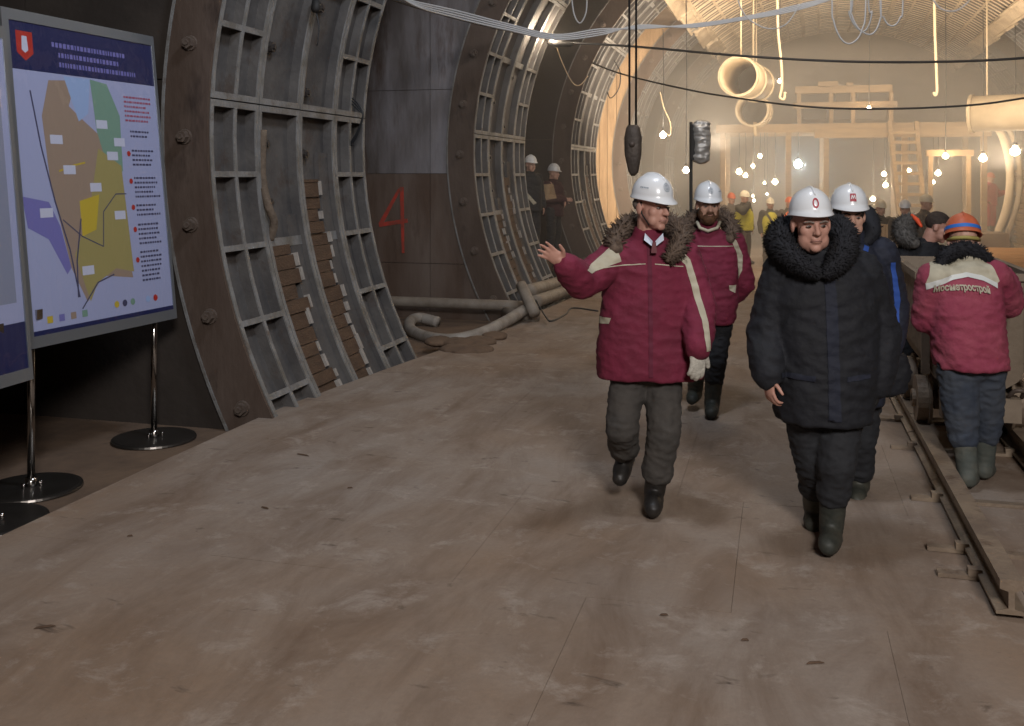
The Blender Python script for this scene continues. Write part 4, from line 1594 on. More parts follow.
far_person('worker with yellow vest and a strap slung across the chest, facing the camera', 770, 198, 26.5, dict(helmet=H_CREAM, coat=C_OLIVE, vest=C_YEL, strap2=True, trousers=C_GREY), 0.0, 'down', 1.78)
far_person('worker in yellow vest raising a hand to the face', 744, 191, 24.5, dict(helmet=H_CREAM, coat=C_OLIVE, vest=C_YEL, trousers=C_GREY), 0.7, 'up', 1.80)
far_person('orange-helmeted worker mostly hidden behind the bearded man', 731, 193, 27.0, dict(helmet=H_ORG, coat=C_GREY), 0.3, 'down', 1.78)
far_person('worker in orange helmet and orange vest beside the long dark coat', 789, 197, 26.0, dict(helmet=H_ORG, coat=C_GREY, vest=C_ORG, trousers=C_YEL), 0.2, 'down', 1.78)
far_person('dark-clad worker with arms crossed left of the ladder foot', 880, 200, 19.5, dict(helmet=H_CREAM, coat=C_OLIVE), 0.1, 'crossed', 1.80)
far_person('grey-clad worker in bright helmet standing in front of the ladder', 905, 200, 18.6, dict(helmet=H_WHITE, coat=C_GREY), -0.4, 'crossed', 1.80)
rt, jk, me = far_person('worker in cream helmet turning sideways right of the ladder', 925, 195, 19.4, dict(helmet=H_CREAM, coat=C_GREY), 1.0, 'lean', 1.80)
patch(me, [(-0.25, 1.18), (0.25, 1.18), (0.25, 1.23), (-0.25, 1.23)], C_CREAM, 'chest_band', jk, lim=0.0)
far_person('worker in red coverall and orange helmet standing by the curved rib on the right', 990, 173, 30.0, dict(helmet=H_ORG, coat=C_REDW, trousers=C_REDW, leg_r=(0.10, 0.085, 0.08)), 0.5, 'lean', 1.76)
rt, jk, me = far_person('worker in white helmet in the passage, looking down the tunnel', 553, 164, 19.4, dict(helmet=H_WHITE, coat=mat('dark_maroon_cloth', '3a2024', '47292c', rough=0.9, scale=5), trousers=C_BLK, vox=0.01, cvox=0.014), 1.0, 'crossed', 1.82)
patch(me, [(-0.26, 1.42), (0.0, 1.44), (0.06, 1.16), (-0.22, 1.12)], mat('tan_panel', '9a8468', rough=0.8), 'shoulder_panel', jk, lim=-0.1)
rt, jk, me = far_person('helmeted worker half hidden by the lining at the passage mouth', 530, 155, 18.4, dict(helmet=H_WHITE, coat=C_BLK, trousers=C_BLK, vox=0.01, cvox=0.014), 0.6, 'down', 1.86)
patch(me, [(-0.2, 1.25), (-0.15, 1.28), (0.12, 0.98), (0.06, 0.95)], C_CREAM, 'reflective_band', jk)

# ================================================================== DISPLAY BOARDS
P_PAPER = mat('poster_paper', 'a9b0d2', rough=0.35)
P_NAVY = mat('poster_navy', '232a55', rough=0.35)
P_RED = mat('poster_red', 'b8352c', rough=0.4)
P_TAN = mat('poster_tan', 'a08c7a', rough=0.4)
P_GREEN = mat('poster_green', '7c9f8c', rough=0.4)
P_OLIVE = mat('poster_olive', 'a59a62', rough=0.4)
P_PURP = mat('poster_purple', '7a78b8', rough=0.4)
P_YEL = mat('poster_yellow', 'c9b13f', rough=0.4)
P_LBLUE = mat('poster_light_blue', '9db6de', rough=0.4)
P_INK = mat('poster_ink', '4a4a66', rough=0.4)
P_RINK = mat('poster_red_ink', 'a85468', rough=0.4)
P_WHITE = mat('poster_white', 'ccd0e2', rough=0.4)


def film_mat():
    m = bpy.data.materials.new('clear_film')
    m.use_nodes = True
    nt = m.node_tree
    nt.nodes.remove(nt.nodes['Principled BSDF'])
    out = nt.nodes['Material Output']
    tr = nt.nodes.new('ShaderNodeBsdfTransparent')
    tr.inputs[0].default_value = (0.96, 0.97, 1, 1)
    gl = nt.nodes.new('ShaderNodeBsdfGlossy')
    gl.inputs['Roughness'].default_value = 0.03
    lw = nt.nodes.new('ShaderNodeLayerWeight')
    lw.inputs[0].default_value = 0.5
    pw = nt.nodes.new('ShaderNodeMath')
    pw.operation = 'POWER'
    pw.inputs[1].default_value = 4.0
    nt.links.new(lw.outputs['Facing'], pw.inputs[0])
    fr = nt.nodes.new('ShaderNodeMath')
    fr.operation = 'MULTIPLY_ADD'
    fr.inputs[1].default_value = 0.7
    fr.inputs[2].default_value = 0.09
    nt.links.new(pw.outputs[0], fr.inputs[0])
    tc = nt.nodes.new('ShaderNodeTexCoord')
    mp = nt.nodes.new('ShaderNodeMapping')
    mp.inputs['Scale'].default_value = (2.2, 2.2, 1.0)
    nz = nt.nodes.new('ShaderNodeTexNoise')
    nz.inputs['Scale'].default_value = 3.0
    nz.inputs['Detail'].default_value = 2
    bp = nt.nodes.new('ShaderNodeBump')
    bp.inputs['Strength'].default_value = 0.5
    bp.inputs['Distance'].default_value = 0.02
    nt.links.new(tc.outputs['Object'], mp.inputs[0])
    nt.links.new(mp.outputs[0], nz.inputs['Vector'])
    nt.links.new(nz.outputs[0], bp.inputs['Height'])
    nt.links.new(bp.outputs[0], gl.inputs['Normal'])
    nt.links.new(bp.outputs[0], lw.inputs['Normal'])
    mx = nt.nodes.new('ShaderNodeMixShader')
    nt.links.new(fr.outputs[0], mx.inputs[0])
    nt.links.new(tr.outputs[0], mx.inputs[1])
    nt.links.new(gl.outputs[0], mx.inputs[2])
    nt.links.new(mx.outputs[0], out.inputs['Surface'])
    return m


M_film = film_mat()


def stand_foot(parent, c):
    b = MB()
    b.cyl(c + Vector((0, 0, 0.008)), c + Vector((0, 0, 0.020)), 0.305, 0.30, 48)
    b.cyl(c + Vector((0, 0, 0.020)), c + Vector((0, 0, 0.024)), 0.29, 0.28, 48)
    base = b.build('base_plate', M_baseplate, parent, False)
    MB().tube([c + Vector((0, 0, 0.02)), c + Vector((0, 0, 0.075))], [0.036, 0.036], 16).build('collar', M_chrome, base, True)
    for q in range(3):
        a = q * 2.1 + 0.4
        p = c + Vector((0.058 * cos(a), 0.058 * sin(a), 0.02))
        MB().tube([p, p + Vector((0, 0, 0.035))], 0.011, 8).build('bolt', M_chrome, base, True)
        p = c + Vector((0.25 * cos(a), 0.25 * sin(a), 0.0))
        MB().tube([p, p + Vector((0, 0, 0.01))], 0.02, 10).build('glide', M_black, base, True)


GZ = -0.12


def board(label, BL, u, v, nrm, wdt, hgt, feet, full):
    """BL bottom corner nearest the camera; u along the board, v up it, nrm out of its face"""
    root = empty('display_board', (feet[0].x, feet[0].y, GZ), label=label, cat='display board')
    O = Vector(root.location)
    for c in feet:
        stand_foot(root, Vector((c.x, c.y, GZ)) - O)
        MB().tube([Vector((c.x, c.y, GZ + 0.02)) - O, Vector((c.x, c.y, 1.15)) - O], 0.023, 16).build('pole', M_chrome, root, True)
        MB().box(Vector((c.x + 0.035, c.y, 0.98)) - O, (0.06, 0.05, 0.06)).build('bracket', M_chrome, root)

    def pt(a, b, k):
        return BL + u * a + v * b + nrm * k - O

    def slab(a0, a1, b0, b1, k0, k1, name, m, parent):
        mb = MB()
        mb.hexa([pt(a0, b0, k0), pt(a1, b0, k0), pt(a1, b1, k0), pt(a0, b1, k0), pt(a0, b0, k1), pt(a1, b0, k1), pt(a1, b1, k1), pt(a0, b1, k1)])
        return mb.build(name, m, parent)
    pan = slab(0.02, wdt - 0.02, 0.02, hgt - 0.02, -0.012, 0.0, 'panel', M_alu, root)
    fw = 0.055
    for (a0, a1, b0, b1) in ((0, wdt, 0, fw * 1.3), (0, wdt, hgt - fw * 1.3, hgt), (0, fw, fw * 1.3, hgt - fw * 1.3), (wdt - fw * 0.5, wdt, fw * 1.3, hgt - fw * 1.3)):
        slab(a0, a1, b0, b1, -0.016, 0.010, 'frame_bar', M_alu, root)
    x0, x1, y0, y1 = fw, wdt - fw * 0.5, fw * 1.3, hgt - fw * 1.3
    w, h = x1 - x0, y1 - y0
    paper = slab(x0, x1, y0, y1, 0.0, 0.002, 'poster', P_PAPER, root)
    lay = [0.0024]

    def poly(pts, m, name='printed_area', k=None):
        lay[0] += 0.00004
        kk = lay[0] if k is None else k
        mb = MB()
        mb.add([pt(x0 + a * w, y0 + (1 - b) * h, kk) for a, b in pts], [tuple(reversed(range(len(pts))))])
        return mb.build(name, m, paper)

    def strokes(rects, m, name):
        lay[0] += 0.00004
        mb = MB()
        for (a0, a1, b0, b1) in rects:
            mb.add([pt(x0 + a * w, y0 + (1 - b) * h, lay[0]) for a, b in ((a0, b0), (a0, b1), (a1, b1), (a1, b0))], [(0, 1, 2, 3)])
        return mb.build(name, m, paper, kind='stuff')
    rnd = random.Random(5)
    if full:
        poly([(0, 0), (1, 0), (1, 0.155), (0, 0.155)], P_NAVY, 'header_band')
        poly([(0.04, 0.03), (0.14, 0.03), (0.14, 0.10), (0.09, 0.125), (0.04, 0.10)], P_RED, 'crest')
        poly([(0.075, 0.045), (0.105, 0.045), (0.11, 0.09), (0.09, 0.10), (0.07, 0.09)], P_WHITE, 'crest_mark')
        bars = []
        for (b, a0, a1) in ((0.05, 0.26, 0.78), (0.083, 0.30, 0.72), (0.115, 0.30, 0.84)):
            a = a0
            while a < a1:
                l = rnd.uniform(0.008, 0.02)
                bars.append((a, a + l, b, b + 0.016))
                a += l + 0.008
        strokes(bars, P_PURP, 'header_lines')
        poly([(0.22, 0.18), (0.40, 0.17), (0.34, 0.26), (0.42, 0.30), (0.55, 0.36), (0.64, 0.62), (0.70, 0.86), (0.48, 0.84), (0.36, 0.92), (0.27, 0.80), (0.18, 0.52), (0.16, 0.30)], P_TAN)
        poly([(0.32, 0.16), (0.50, 0.16), (0.47, 0.28), (0.40, 0.31)], P_LBLUE)
        poly([(0.50, 0.16), (0.62, 0.17), (0.70, 0.28), (0.69, 0.48), (0.58, 0.47), (0.52, 0.34)], P_GREEN)
        poly([(0.52, 0.40), (0.68, 0.46), (0.71, 0.84), (0.58, 0.82), (0.44, 0.86), (0.38, 0.92), (0.30, 0.76), (0.42, 0.62)], P_OLIVE)
        poly([(0.36, 0.58), (0.50, 0.56), (0.46, 0.68), (0.36, 0.70)], P_YEL)
        poly([(0.0, 0.56), (0.16, 0.58), (0.22, 0.66), (0.27, 0.80), (0.24, 0.82), (0.14, 0.70), (0.02, 0.66)], P_PURP)
        def road(pts_, wd, m):
            for (a, b), (c, d) in zip(pts_[:-1], pts_[1:]):
                ang = math.atan2((d - b) * h, (c - a) * w)
                na, nb = -sin(ang) * wd / w, cos(ang) * wd / h
                poly([(a - na, b - nb), (a + na, b + nb), (c + na, d + nb), (c - na, d - nb)], m, 'printed_line')
        road([(0.10, 0.22), (0.14, 0.40), (0.20, 0.58), (0.27, 0.74), (0.31, 0.90)], 0.006, P_INK)
        road([(0.36, 0.64), (0.31, 0.78), (0.30, 0.90)], 0.006, P_INK)
        road([(0.24, 0.64), (0.36, 0.70), (0.50, 0.74), (0.52, 0.62), (0.62, 0.56), (0.70, 0.56)], 0.004, P_INK)
        road([(0.32, 0.94), (0.44, 0.86), (0.56, 0.84)], 0.005, P_INK)
        road([(0.24, 0.48), (0.34, 0.46), (0.42, 0.45)], 0.006, P_YEL)
        for (a, b) in ((0.20, 0.36), (0.27, 0.46), (0.52, 0.30), (0.58, 0.41), (0.44, 0.52), (0.60, 0.62), (0.10, 0.60), (0.34, 0.80), (0.64, 0.36)):
            poly([(a, b), (a + 0.08, b), (a + 0.08, b + 0.03), (a, b + 0.03)], P_WHITE, 'map_tag')
        bars = []
        for (b0, b1, dx) in ((0.205, 0.30, 0.0),):
            b = b0
            while b < b1:
                a, e = 0.74, 0.74 + rnd.uniform(0.14, 0.22)
                while a < e:
                    l = rnd.uniform(0.008, 0.022)
                    bars.append((a, a + l, b, b + 0.007))
                    a += l + 0.006
                b += 0.017
        strokes(bars, P_RINK, 'text_lines')
        bars = []
        for blk in ((0.33, 2), (0.40, 4), (0.50, 5), (0.60, 3), (0.67, 5), (0.77, 7)):
            for i in range(blk[1]):
                a, e = 0.77, 0.77 + rnd.uniform(0.12, 0.20)
                while a < e:
                    l = rnd.uniform(0.008, 0.022)
                    bars.append((a, a + l, blk[0] + i * 0.017, blk[0] + i * 0.017 + 0.007))
                    a += l + 0.006
        strokes(bars, P_INK, 'text_lines')
        for b in (0.415, 0.515, 0.61, 0.69, 0.80):
            poly([(0.745 + 0.014 * cos(q * pi / 5), b + 0.010 * sin(q * pi / 5)) for q in range(10)], P_RED, 'list_dot')
        for i, m in enumerate((P_YEL, P_PURP, P_TAN, P_GREEN)):
            poly([(0.09 + 0.075 * i, 0.945), (0.125 + 0.075 * i, 0.945), (0.125 + 0.075 * i, 0.967), (0.09 + 0.075 * i, 0.967)], m, 'legend_square')
        for i, m in enumerate((P_YEL, P_INK, P_GREEN, P_LBLUE, P_RED)):
            a = 0.56 + 0.06 * i + (0.06 if i > 2 else 0)
            poly([(a + 0.018 * cos(q * pi / 5), 0.945 + 0.012 * sin(q * pi / 5)) for q in range(10)], m, 'legend_dot')
        poly([(0, 0.985), (1, 0.985), (1, 1), (0, 1)], P_NAVY, 'footer_band')
    else:
        poly([(0, 0.86), (1, 0.86), (1, 1), (0, 1)], P_NAVY, 'footer_band')
        poly([(0.0, 0.1), (0.96, 0.1), (0.96, 0.80), (0, 0.80)], mat('poster_grey', '8c93a8', rough=0.4), 'printed_area')
    # glossy clear film over the poster, a little wavy
    fm = MB()
    nx, ny = 14, 20
    for jy in range(ny + 1):
        for ix in range(nx + 1):
            a, b = ix / nx, jy / ny
            bul = 0.006 * sin(pi * a) * sin(pi * b) + 0.004 * noise.noise(Vector((a * 4, b * 5, 3.1)))
            if ix in (0, nx) or jy in (0, ny):
                bul = 0
            fm.v.append(tuple(pt(x0 + a * w, y0 + b * h, 0.007 + max(0, bul))))
    for jy in range(ny):
        for ix in range(nx):
            a = jy * (nx + 1) + ix
            fm.f.append((a, a + 1, a + nx + 2, a + nx + 1))
            fm.m.append(0)
    fm.build('clear_film', M_film, root, True)
    return root


BL, BR = Vector((-4.465, 5.16, 0.775)), Vector((-4.38, 6.6, 0.775))
u = (BR - BL).normalized()
v = Vector((-0.20, 0, 2.06)).normalized()
nr_ = u.cross(v).normalized()
if nr_.x < 0:
    nr_ = -nr_
board('large map board with navy header on two chrome poles', BL, u, v, nr_, (BR - BL).length, 2.13,
      [Vector((-4.53, 5.27, 0)), Vector((-4.50, 6.50, 0))], True)
b2R = Vector((-4.23, 4.93, 0.655))
b2L = Vector((-4.15, 3.50, 0.655))
u2 = (b2R - b2L).normalized()
n2 = u2.cross(v).normalized()
if n2.x < 0:
    n2 = -n2
board('pale poster board cut off by the left edge of the photo', b2L, u2, v, n2, (b2R - b2L).length, 2.08,
      [Vector((-4.23, 3.62, 0)), Vector((-4.31, 4.70, 0.0))], False)

# ================================================================== LITTER ON THE WALKWAY
lit = [(45, 627, 0.16, 0.5, 'thin dark splinter lying at the far left of the walkway'), (265, 508, 0.10, -0.4, 'small bent chip on the walkway left of centre'), (303, 455, 0.2, -0.3, 'long dark sliver near the platform edge by the first lining'),
       (350, 488, 0.06, 0.2, 'tiny dark chip below the first lining'), (664, 615, 0.07, 0.1, 'dark chip on the walkway below the striding man'), (815, 663, 0.14, 0.3, 'flat brown flake in front of the dark-coated man'),
       (970, 515, 0.1, 0.9, 'dark crumb beside the rail ties'), (130, 536, 0.05, 0.3, 'small brown crumb near the platform edge on the left'), (745, 640, 0.06, 0.0, 'brown crumb in the middle of the bottom foreground')]
for (px, py, ln, a, lab) in lit:
    c = G(px, py, 0.004)
    ln *= 0.55
    mb = MB()
    mb.hexa([(-ln / 2, -0.008, 0), (ln / 2, -0.001, 0), (ln / 2 * 0.8, 0.009, 0), (-ln / 2 * 0.6, 0.006, 0), (-ln / 2 * 0.7, -0.003, 0.006), (ln / 2 * 0.7, 0.0, 0.004), (ln / 2 * 0.5, 0.006, 0.006), (-ln / 2 * 0.5, 0.004, 0.005)])
    mb.build('debris_chip', M_plank, None, loc=c, rot=(0, 0, a), label=lab, cat='debris', group='chips on the walkway')

# ================================================================== RAILS AND TUB
RX = (0.93, 1.53)


def rail_mesh(L_):
    prof = [(-0.06, 0), (0.06, 0), (0.06, 0.012), (0.012, 0.024), (0.012, 0.095), (0.045, 0.105), (0.045, 0.145), (-0.045, 0.145), (-0.045, 0.105), (-0.012, 0.095), (-0.012, 0.024), (-0.06, 0.012)]
    k = len(prof)
    vs = [(x, 0, z) for x, z in prof] + [(x, L_, z) for x, z in prof]
    fs = [tuple(range(k)), tuple(reversed(range(k, 2 * k)))] + [(i, i + k, (i + 1) % k + k, (i + 1) % k) for i in range(k)]
    return MB().add(vs, fs).mesh('rail', M_rail)


track = empty('rail_track', (1.23, 4.55, 0), label='narrow dusty rail track on steel ties beside the walkway', cat='rail track')
for x in RX:
    for (ya, ln) in ((4.55, 2.98), (7.55, 4.5)):
        link('rail', rail_mesh(ln), track, (x - 1.23, ya - 4.55 + (0.35 if x > 1 and ya < 5 else 0), 0.022))
        if x > 1 and ya < 5:
            continue
for i, y in enumerate((4.97, 5.3, 6.1, 7.2, 8.0, 9.1, 10.2, 11.3)):
    hw = 0.50 + 0.06 * random.random()
    MB().box((0, 0, 0.011), (hw * 2, 0.055, 0.02)).build('tie', M_rail, track, loc=(0, y - 4.55, 0), rot=(0, 0, random.uniform(-0.03, 0.03)))
    for x in RX:
        MB().box((x - 1.23 - 0.07, y - 4.55, 0.035), (0.06, 0.05, 0.035)).build('clip', M_rail, track)

TY0, TY1 = 7.05, 8.35
tub = empty('ore_tub', (1.23, TY0, 0), label='dusty steel ore tub on rails, worker bending over it', cat='mine cart')


def tub_prof(k, s=1.0):
    # half profile from rim down to the rounded belly
    return [(0.345 * s, 1.19), (0.34 * s, 0.85), (0.32 * s, 0.66), (0.25 * s, 0.52), (0.13 * s, 0.44), (0.0, 0.42)]


tp = tub_prof(0)
full_p = [(-x, z) for x, z in tp] + [(x, z) for x, z in reversed(tp[:-1])]
inn = [(x * 0.94, z + 0.02 if z < 1.1 else z) for x, z in full_p]
Lt = TY1 - TY0
mb = MB()
k = len(full_p)
vs = [(x, 0, z) for x, z in full_p] + [(x, Lt, z) for x, z in full_p] + [(x, 0.025, z) for x, z in inn] + [(x, Lt - 0.025, z) for x, z in inn]
fs = []
for i in range(k - 1):
    fs.append((i, i + k, i + k + 1, i + 1))
    fs.append((2 * k + i, 2 * k + i + 1, 3 * k + i + 1, 3 * k + i))
fs += [tuple(range(k)), tuple(reversed(range(k, 2 * k))), tuple(reversed(range(2 * k, 3 * k))), tuple(range(3 * k, 4 * k))]
fs += [(0, 2 * k, 3 * k, k), (k - 1, 2 * k - 1, 4 * k - 1, 3 * k - 1), (0, k - 1, 3 * k - 1, 2 * k), (k, 3 * k, 4 * k - 1, 2 * k - 1)]
mb.add(vs, fs)
mb.build('tub_body', M_tub, tub)
for (a, b) in (((-0.375, -0.03, 1.17), (0.375, 0.02, 1.215)), ((-0.375, Lt - 0.02, 1.17), (0.375, Lt + 0.03, 1.215)), ((-0.375, 0.02, 1.17), (-0.325, Lt - 0.02, 1.215)), ((0.325, 0.02, 1.17), (0.375, Lt - 0.02, 1.215))):
    a, b = Vector(a), Vector(b)
    MB().box((a + b) / 2, b - a).build('rim_bar', M_tub, tub)
for x in (-0.31, 0.31):
    MB().box((x, -0.015, 0.86), (0.05, 0.03, 0.62)).build('corner_bar', M_tub, tub)
MB().box((0, Lt / 2, 0.385), (0.42, Lt + 0.1, 0.07)).build('underframe', M_tub, tub)
buf = MB().box((0, -0.12, 0.37), (0.46, 0.14, 0.15)).build('buffer_beam', M_tub, tub)
MB().tube([(0, -0.19, 0.38), (0, -0.3, 0.38)], [0.06, 0.07], 14).build('coupling', M_bolt, buf, True)
MB().tube(spline([(0.16, -0.15, 0.45), (0.19, -0.2, 0.5), (0.24, -0.2, 0.5), (0.24, -0.14, 0.45)], 5), 0.014, 8).build('hook', M_bolt, buf, True)
for y in (0.28, Lt - 0.28):
    ax = MB().tube([(-0.36, y, 0.327), (0.36, y, 0.327)], 0.03, 12).build('axle', M_bolt, tub, True)
    for x in (-0.30, 0.30):
        wh = MB()
        sg = 1 if x > 0 else -1
        wh.tube([(x - 0.035, y, 0.327), (x + 0.035, y, 0.327)], 0.155, 28)
        wh.tube([(x - sg * 0.055, y, 0.327), (x - sg * 0.036, y, 0.327)], 0.18, 28)
        wh.tube([(x + sg * 0.035, y, 0.327), (x + sg * 0.06, y, 0.327)], 0.06, 16)
        wh.build('wheel', M_rail, ax)
    for x in (-0.2, 0.2):
        MB().box((x, y, 0.33), (0.05, 0.14, 0.12)).build('axle_box', M_tub, tub)
    
gm = MB()
hand(gm, (0, 0, 0), (1, 0.2, 0), (0, 0, -1), 1, 0.3, 0.008)
link('work_glove', remesh(gm, 0.008, 1, M_black, 'work_glove'), None, P(1010, 262, 8.38) * 1.0, (0, 0, 0.3), label='black work glove lying on the tub rim', cat='glove')
bpy.data.objects['work_glove'].location = (1.37, TY1 + 0.0, 1.215 + 0.025)

# ---------------------------------------------------------------- dark bag hanging by the second man
loc, Jb = pxframe(890, 5.95)
bm_ = MB()
bm_.loft([(Jb(888, 0).x, 0.0, Jb(0, 396, 0).z, 0.06, 0.03), (Jb(888, 0).x, 0.0, Jb(0, 390, 0).z, 0.11, 0.05), (Jb(890, 0).x, 0.0, Jb(0, 372, 0).z, 0.125, 0.055), (Jb(892, 0).x, 0, Jb(0, 357, 0).z, 0.09, 0.045), (Jb(892, 0).x, 0, Jb(0, 353, 0).z, 0.05, 0.03)], 24)
bag = empty('cloth_bag', loc, TH, label='dark cloth bag hanging from the hand of the blue-trimmed man', cat='bag')
link('bag_body', remesh(bm_, 0.012, 2, C_NAVY, 'bag_body', 0.01, 12), bag)
MB().tube(spline([Jb(884, 358), Jb(886, 346, -0.02), Jb(890, 346, -0.02), Jb(897, 358)], 5), 0.008, 8).build('handle', M_black, bag, True)

# ================================================================== HOSES AND PIPES AT THE LEFT WALL
cable('pipe', [(-8.0, 13.55, 0.02), (-6.0, 13.55, 0.02), (-3.6, 13.52, 0.02), (-3.35, 13.52, 0.0)], 0.075, M_pipe, 'long pale pipe on the ground along the stained steel plates', 'pipe', n=12)
cable('pipe', [P(438, 322, 12.9), P(420, 318, 12.95), P(410, 322, 12.6), P(412, 331, 11.9), P(430, 338, 11.4), P(452, 340, 11.15), P(480, 334, 11.4), P(505, 322, 12.1), P(526, 309, 13.0)], 0.075, M_hose,
      'thick grey hose looping beside the walkway edge', 'hose', n=12)
cable('pipe', [P(521, 285, 13.1), P(535, 314, 12.7)], 0.075, M_pipe, 'short leaning pipe stub at the foot of the second lining', 'pipe', n=12, k=3)
cable('pipe', [P(505, 312, 13.3), P(536, 318, 12.9)], 0.07, M_pipe, 'short pipe end lying beside the looping hose', 'pipe', n=12, k=3)
cable('pipe', [P(528, 291, 14.3), P(556, 283, 16.6), P(582, 274, 19.0), P(600, 266, 21.5)], 0.10, M_pipe, 'upper of two fat pipes running under the passage', 'pipe', n=12)
cable('pipe', [P(534, 302, 14.3), P(560, 293, 16.3), P(590, 281, 18.7), P(606, 272, 21.5)], 0.10, M_pipe, 'lower of two fat pipes running under the passage', 'pipe', n=12)
cable('wire', [G(536, 300, 0.01), G(546, 317, 0.01), G(552, 321, 0.01), G(566, 314, 0.01), G(573, 308, 0.01), G(598, 311, 0.01)], 0.012, M_cable_k, 'thin black wire wandering over the walkway near the pipes', 'wire')
for i, (px, py) in enumerate(((470, 342),)):
    dm = MB()
    c = G(px, py, 0)
    for q in range(14):
        a = random.random() * 6.28
        r = 0.25 * random.random()
        dm.ell(c + Vector((cos(a) * r * 1.6, sin(a) * r * 2.2, -0.01)), (0.16, 0.2, 0.05), nu=10, nv=6)
    link('mud_pile', remesh(dm, 0.02, 3, M_dirt, 'mud_pile', 0.008, 12), None, label='low heap of mud under the looping hose', cat='mud heap')

# mud-caked hoses and black leads on the first lining
cable('hose', [P(308, 22, 8.55), P(304, 45, 8.5), P(303, 66, 8.48), P(300, 98, 8.5)], 0.04, M_hosedirt, 'thick mud-caked hose hanging on the first lining near the top', 'hose', n=10)
cable('hose', [P(263, 130, 7.72), P(262, 175, 7.7), P(268, 205, 7.68), P(274, 222, 7.72), P(270, 240, 7.72)], 0.035, M_hosedirt, 'dirty hose running down the first lining to a large bolt', 'hose', n=10)
for a, lab in enumerate(('upper', 'middle', 'lower')):
    cable('lead', [P(350, 96 + a * 3, 9.55), P(358, 104 + a * 3, 9.5), P(363, 114 + a, 9.5), P(358, 130 + a * 2, 9.52), P(351, 142 + a * 2, 9.55)], 0.008, M_cable_k,
          lab + ' black lead of the bunch looping at the far edge of the first lining', 'cable')
sk = empty('lamp_socket', P(316, 6, 8.3), label='black lamp socket hanging on leads at the top of the first lining', cat='lamp socket')
MB().tube([(0, 0, 0.06), (0, 0, -0.03), (0, 0, -0.06)], [0.035, 0.045, 0.03], 12).build('socket', M_black, sk, True)
MB().tube(spline([(0, 0, 0.05), (0.02, 0.02, 0.3), (-0.02, 0, 0.6)], 5), 0.01, 6).build('lead', M_cable_k, sk, True)
MB().tube(spline([(0, 0, -0.05), (0.03, 0, -0.2), (0.01, 0, -0.36)], 5), 0.007, 6).build('lead', M_cable_k, sk, True)

# ================================================================== CABLES OVERHEAD
cable('cable', [P(372, -12, 8.7), P(400, 2, 9.6), P(455, 18, 11.6), P(508, 31, 13.4), P(555, 39, 16.2)], 0.014, M_cable_k, 'black cable running up to the lit bulb on the second lining', 'cable')
for a in range(4):
    o = (a - 1.5)
    cable('cable', [P(368 + a * 6, -14, 8.6), P(400 + a * 5, 2 + o * 2.5, 9.6), P(455, 14 + o * 2.4, 11.4), P(508, 27 + o * 2, 12.6), P(556, 37 + o * 1.6, 13.4), P(600, 32 + o * 2.0, 14.0), P(640, 27 - o * 1.2, 14.6), P(690, 26 + o * 1.0, 15),
                    P(740, 19 + o, 15), P(800, 7 + o * 1.6, 15), P(860, -12, 15), P(960, -55, 15)], 0.012, M_cable_w, ('topmost', 'second', 'third', 'lowest')[a] + ' white wire of the bundle slung from the left wall across the tunnel top', 'cable', group='white overhead wires')
cable('cable', [P(560, 42, 16.6), P(640, 47, 16.4), P(730, 55, 16), P(830, 61, 16), P(930, 62, 16), P(1024, 58, 16), P(1150, 45, 16), P(1330, 15, 16)], 0.021, M_cable_k, 'upper of two black cables slung right across the tunnel', 'cable')
cable('cable', [P(585, 60, 21.0), P(622, 74, 20), P(680, 88, 18), P(730, 97, 17), P(800, 106, 16), P(870, 109, 16), P(960, 106, 16), P(1024, 98, 16), P(1150, 75, 16), P(1330, 25, 16)], 0.017, M_cable_k, 'lower of two black cables sagging across the tunnel', 'cable')
for i, (pts) in enumerate(([(832, -8), (834, 22), (842, 40), (852, 43), (862, 30), (866, -8)], [(851, -8), (852, 15), (860, 30), (872, 34), (880, 20), (881, -8)],
                           [(880, -8), (884, 18), (892, 26), (900, 18), (903, -8)], [(853, -8), (849, 12), (857, 28), (866, 30), (872, 12), (868, -8)])):
    cable('wire_loop', [P(a, b, 14.0 + 0.1 * i) for a, b in [(pts[0][0] + 2, -205)] + pts + [(pts[-1][0] - 1, -205)]], 0.011, M_cable_w, ('widest and lowest of the loose pale wire loops at the top right', 'middle pale wire loop right of the widest one', 'rightmost small pale wire loop at the top', 'pale wire loop nested inside the widest one')[i], 'wire', group='loose wire loops')
cable('wire_loop', [P(928, -8, 14.2), (P(940, 8, 14.2)), P(955, 11, 14.2), P(968, 2, 14.2), P(974, -8, 14.2)], 0.012, M_cable_w, 'single pale wire drooping at the upper right edge', 'wire')
cable('wire_loop', [P(571, -8, 14.2), P(574, 14, 14.2), P(580, 23, 14.2), P(586, 12, 14.2), P(587, -8, 14.2)], 0.010, M_cable_w, 'narrow white wire loop over the second passage', 'wire')
cable('wire_loop', [P(735, -8, 14.8), P(745, 15, 14.8), P(765, 28, 14.8), P(785, 25, 14.8), P(800, 5, 14.8)], 0.010, M_cable_w, 'pale wire sagging below the white bundle', 'wire')
cable('wire', [P(556, 45, 16.5), P(562, 62, 16.6), P(572, 82, 16.8), P(580, 85, 16.8), P(588, 76, 16.9)], 0.009, M_rope, 'yellowish wire drooping below the lit bulb', 'wire')
cable('wire', [P(614, 60, 21), P(620, 72, 21), P(619, 88, 21), P(611, 98, 21), P(607, 92, 21)], 0.012, M_cable_k, 'black wire curled at the edge of the bright timber opening', 'wire')
cable('wire', [P(660, 92, 25), P(664, 108, 25), P(670, 122, 25), P(670, 135, 25), P(664, 132, 25)], 0.015, M_rope, 'pale wire dangling beside the lamp on the left', 'wire')

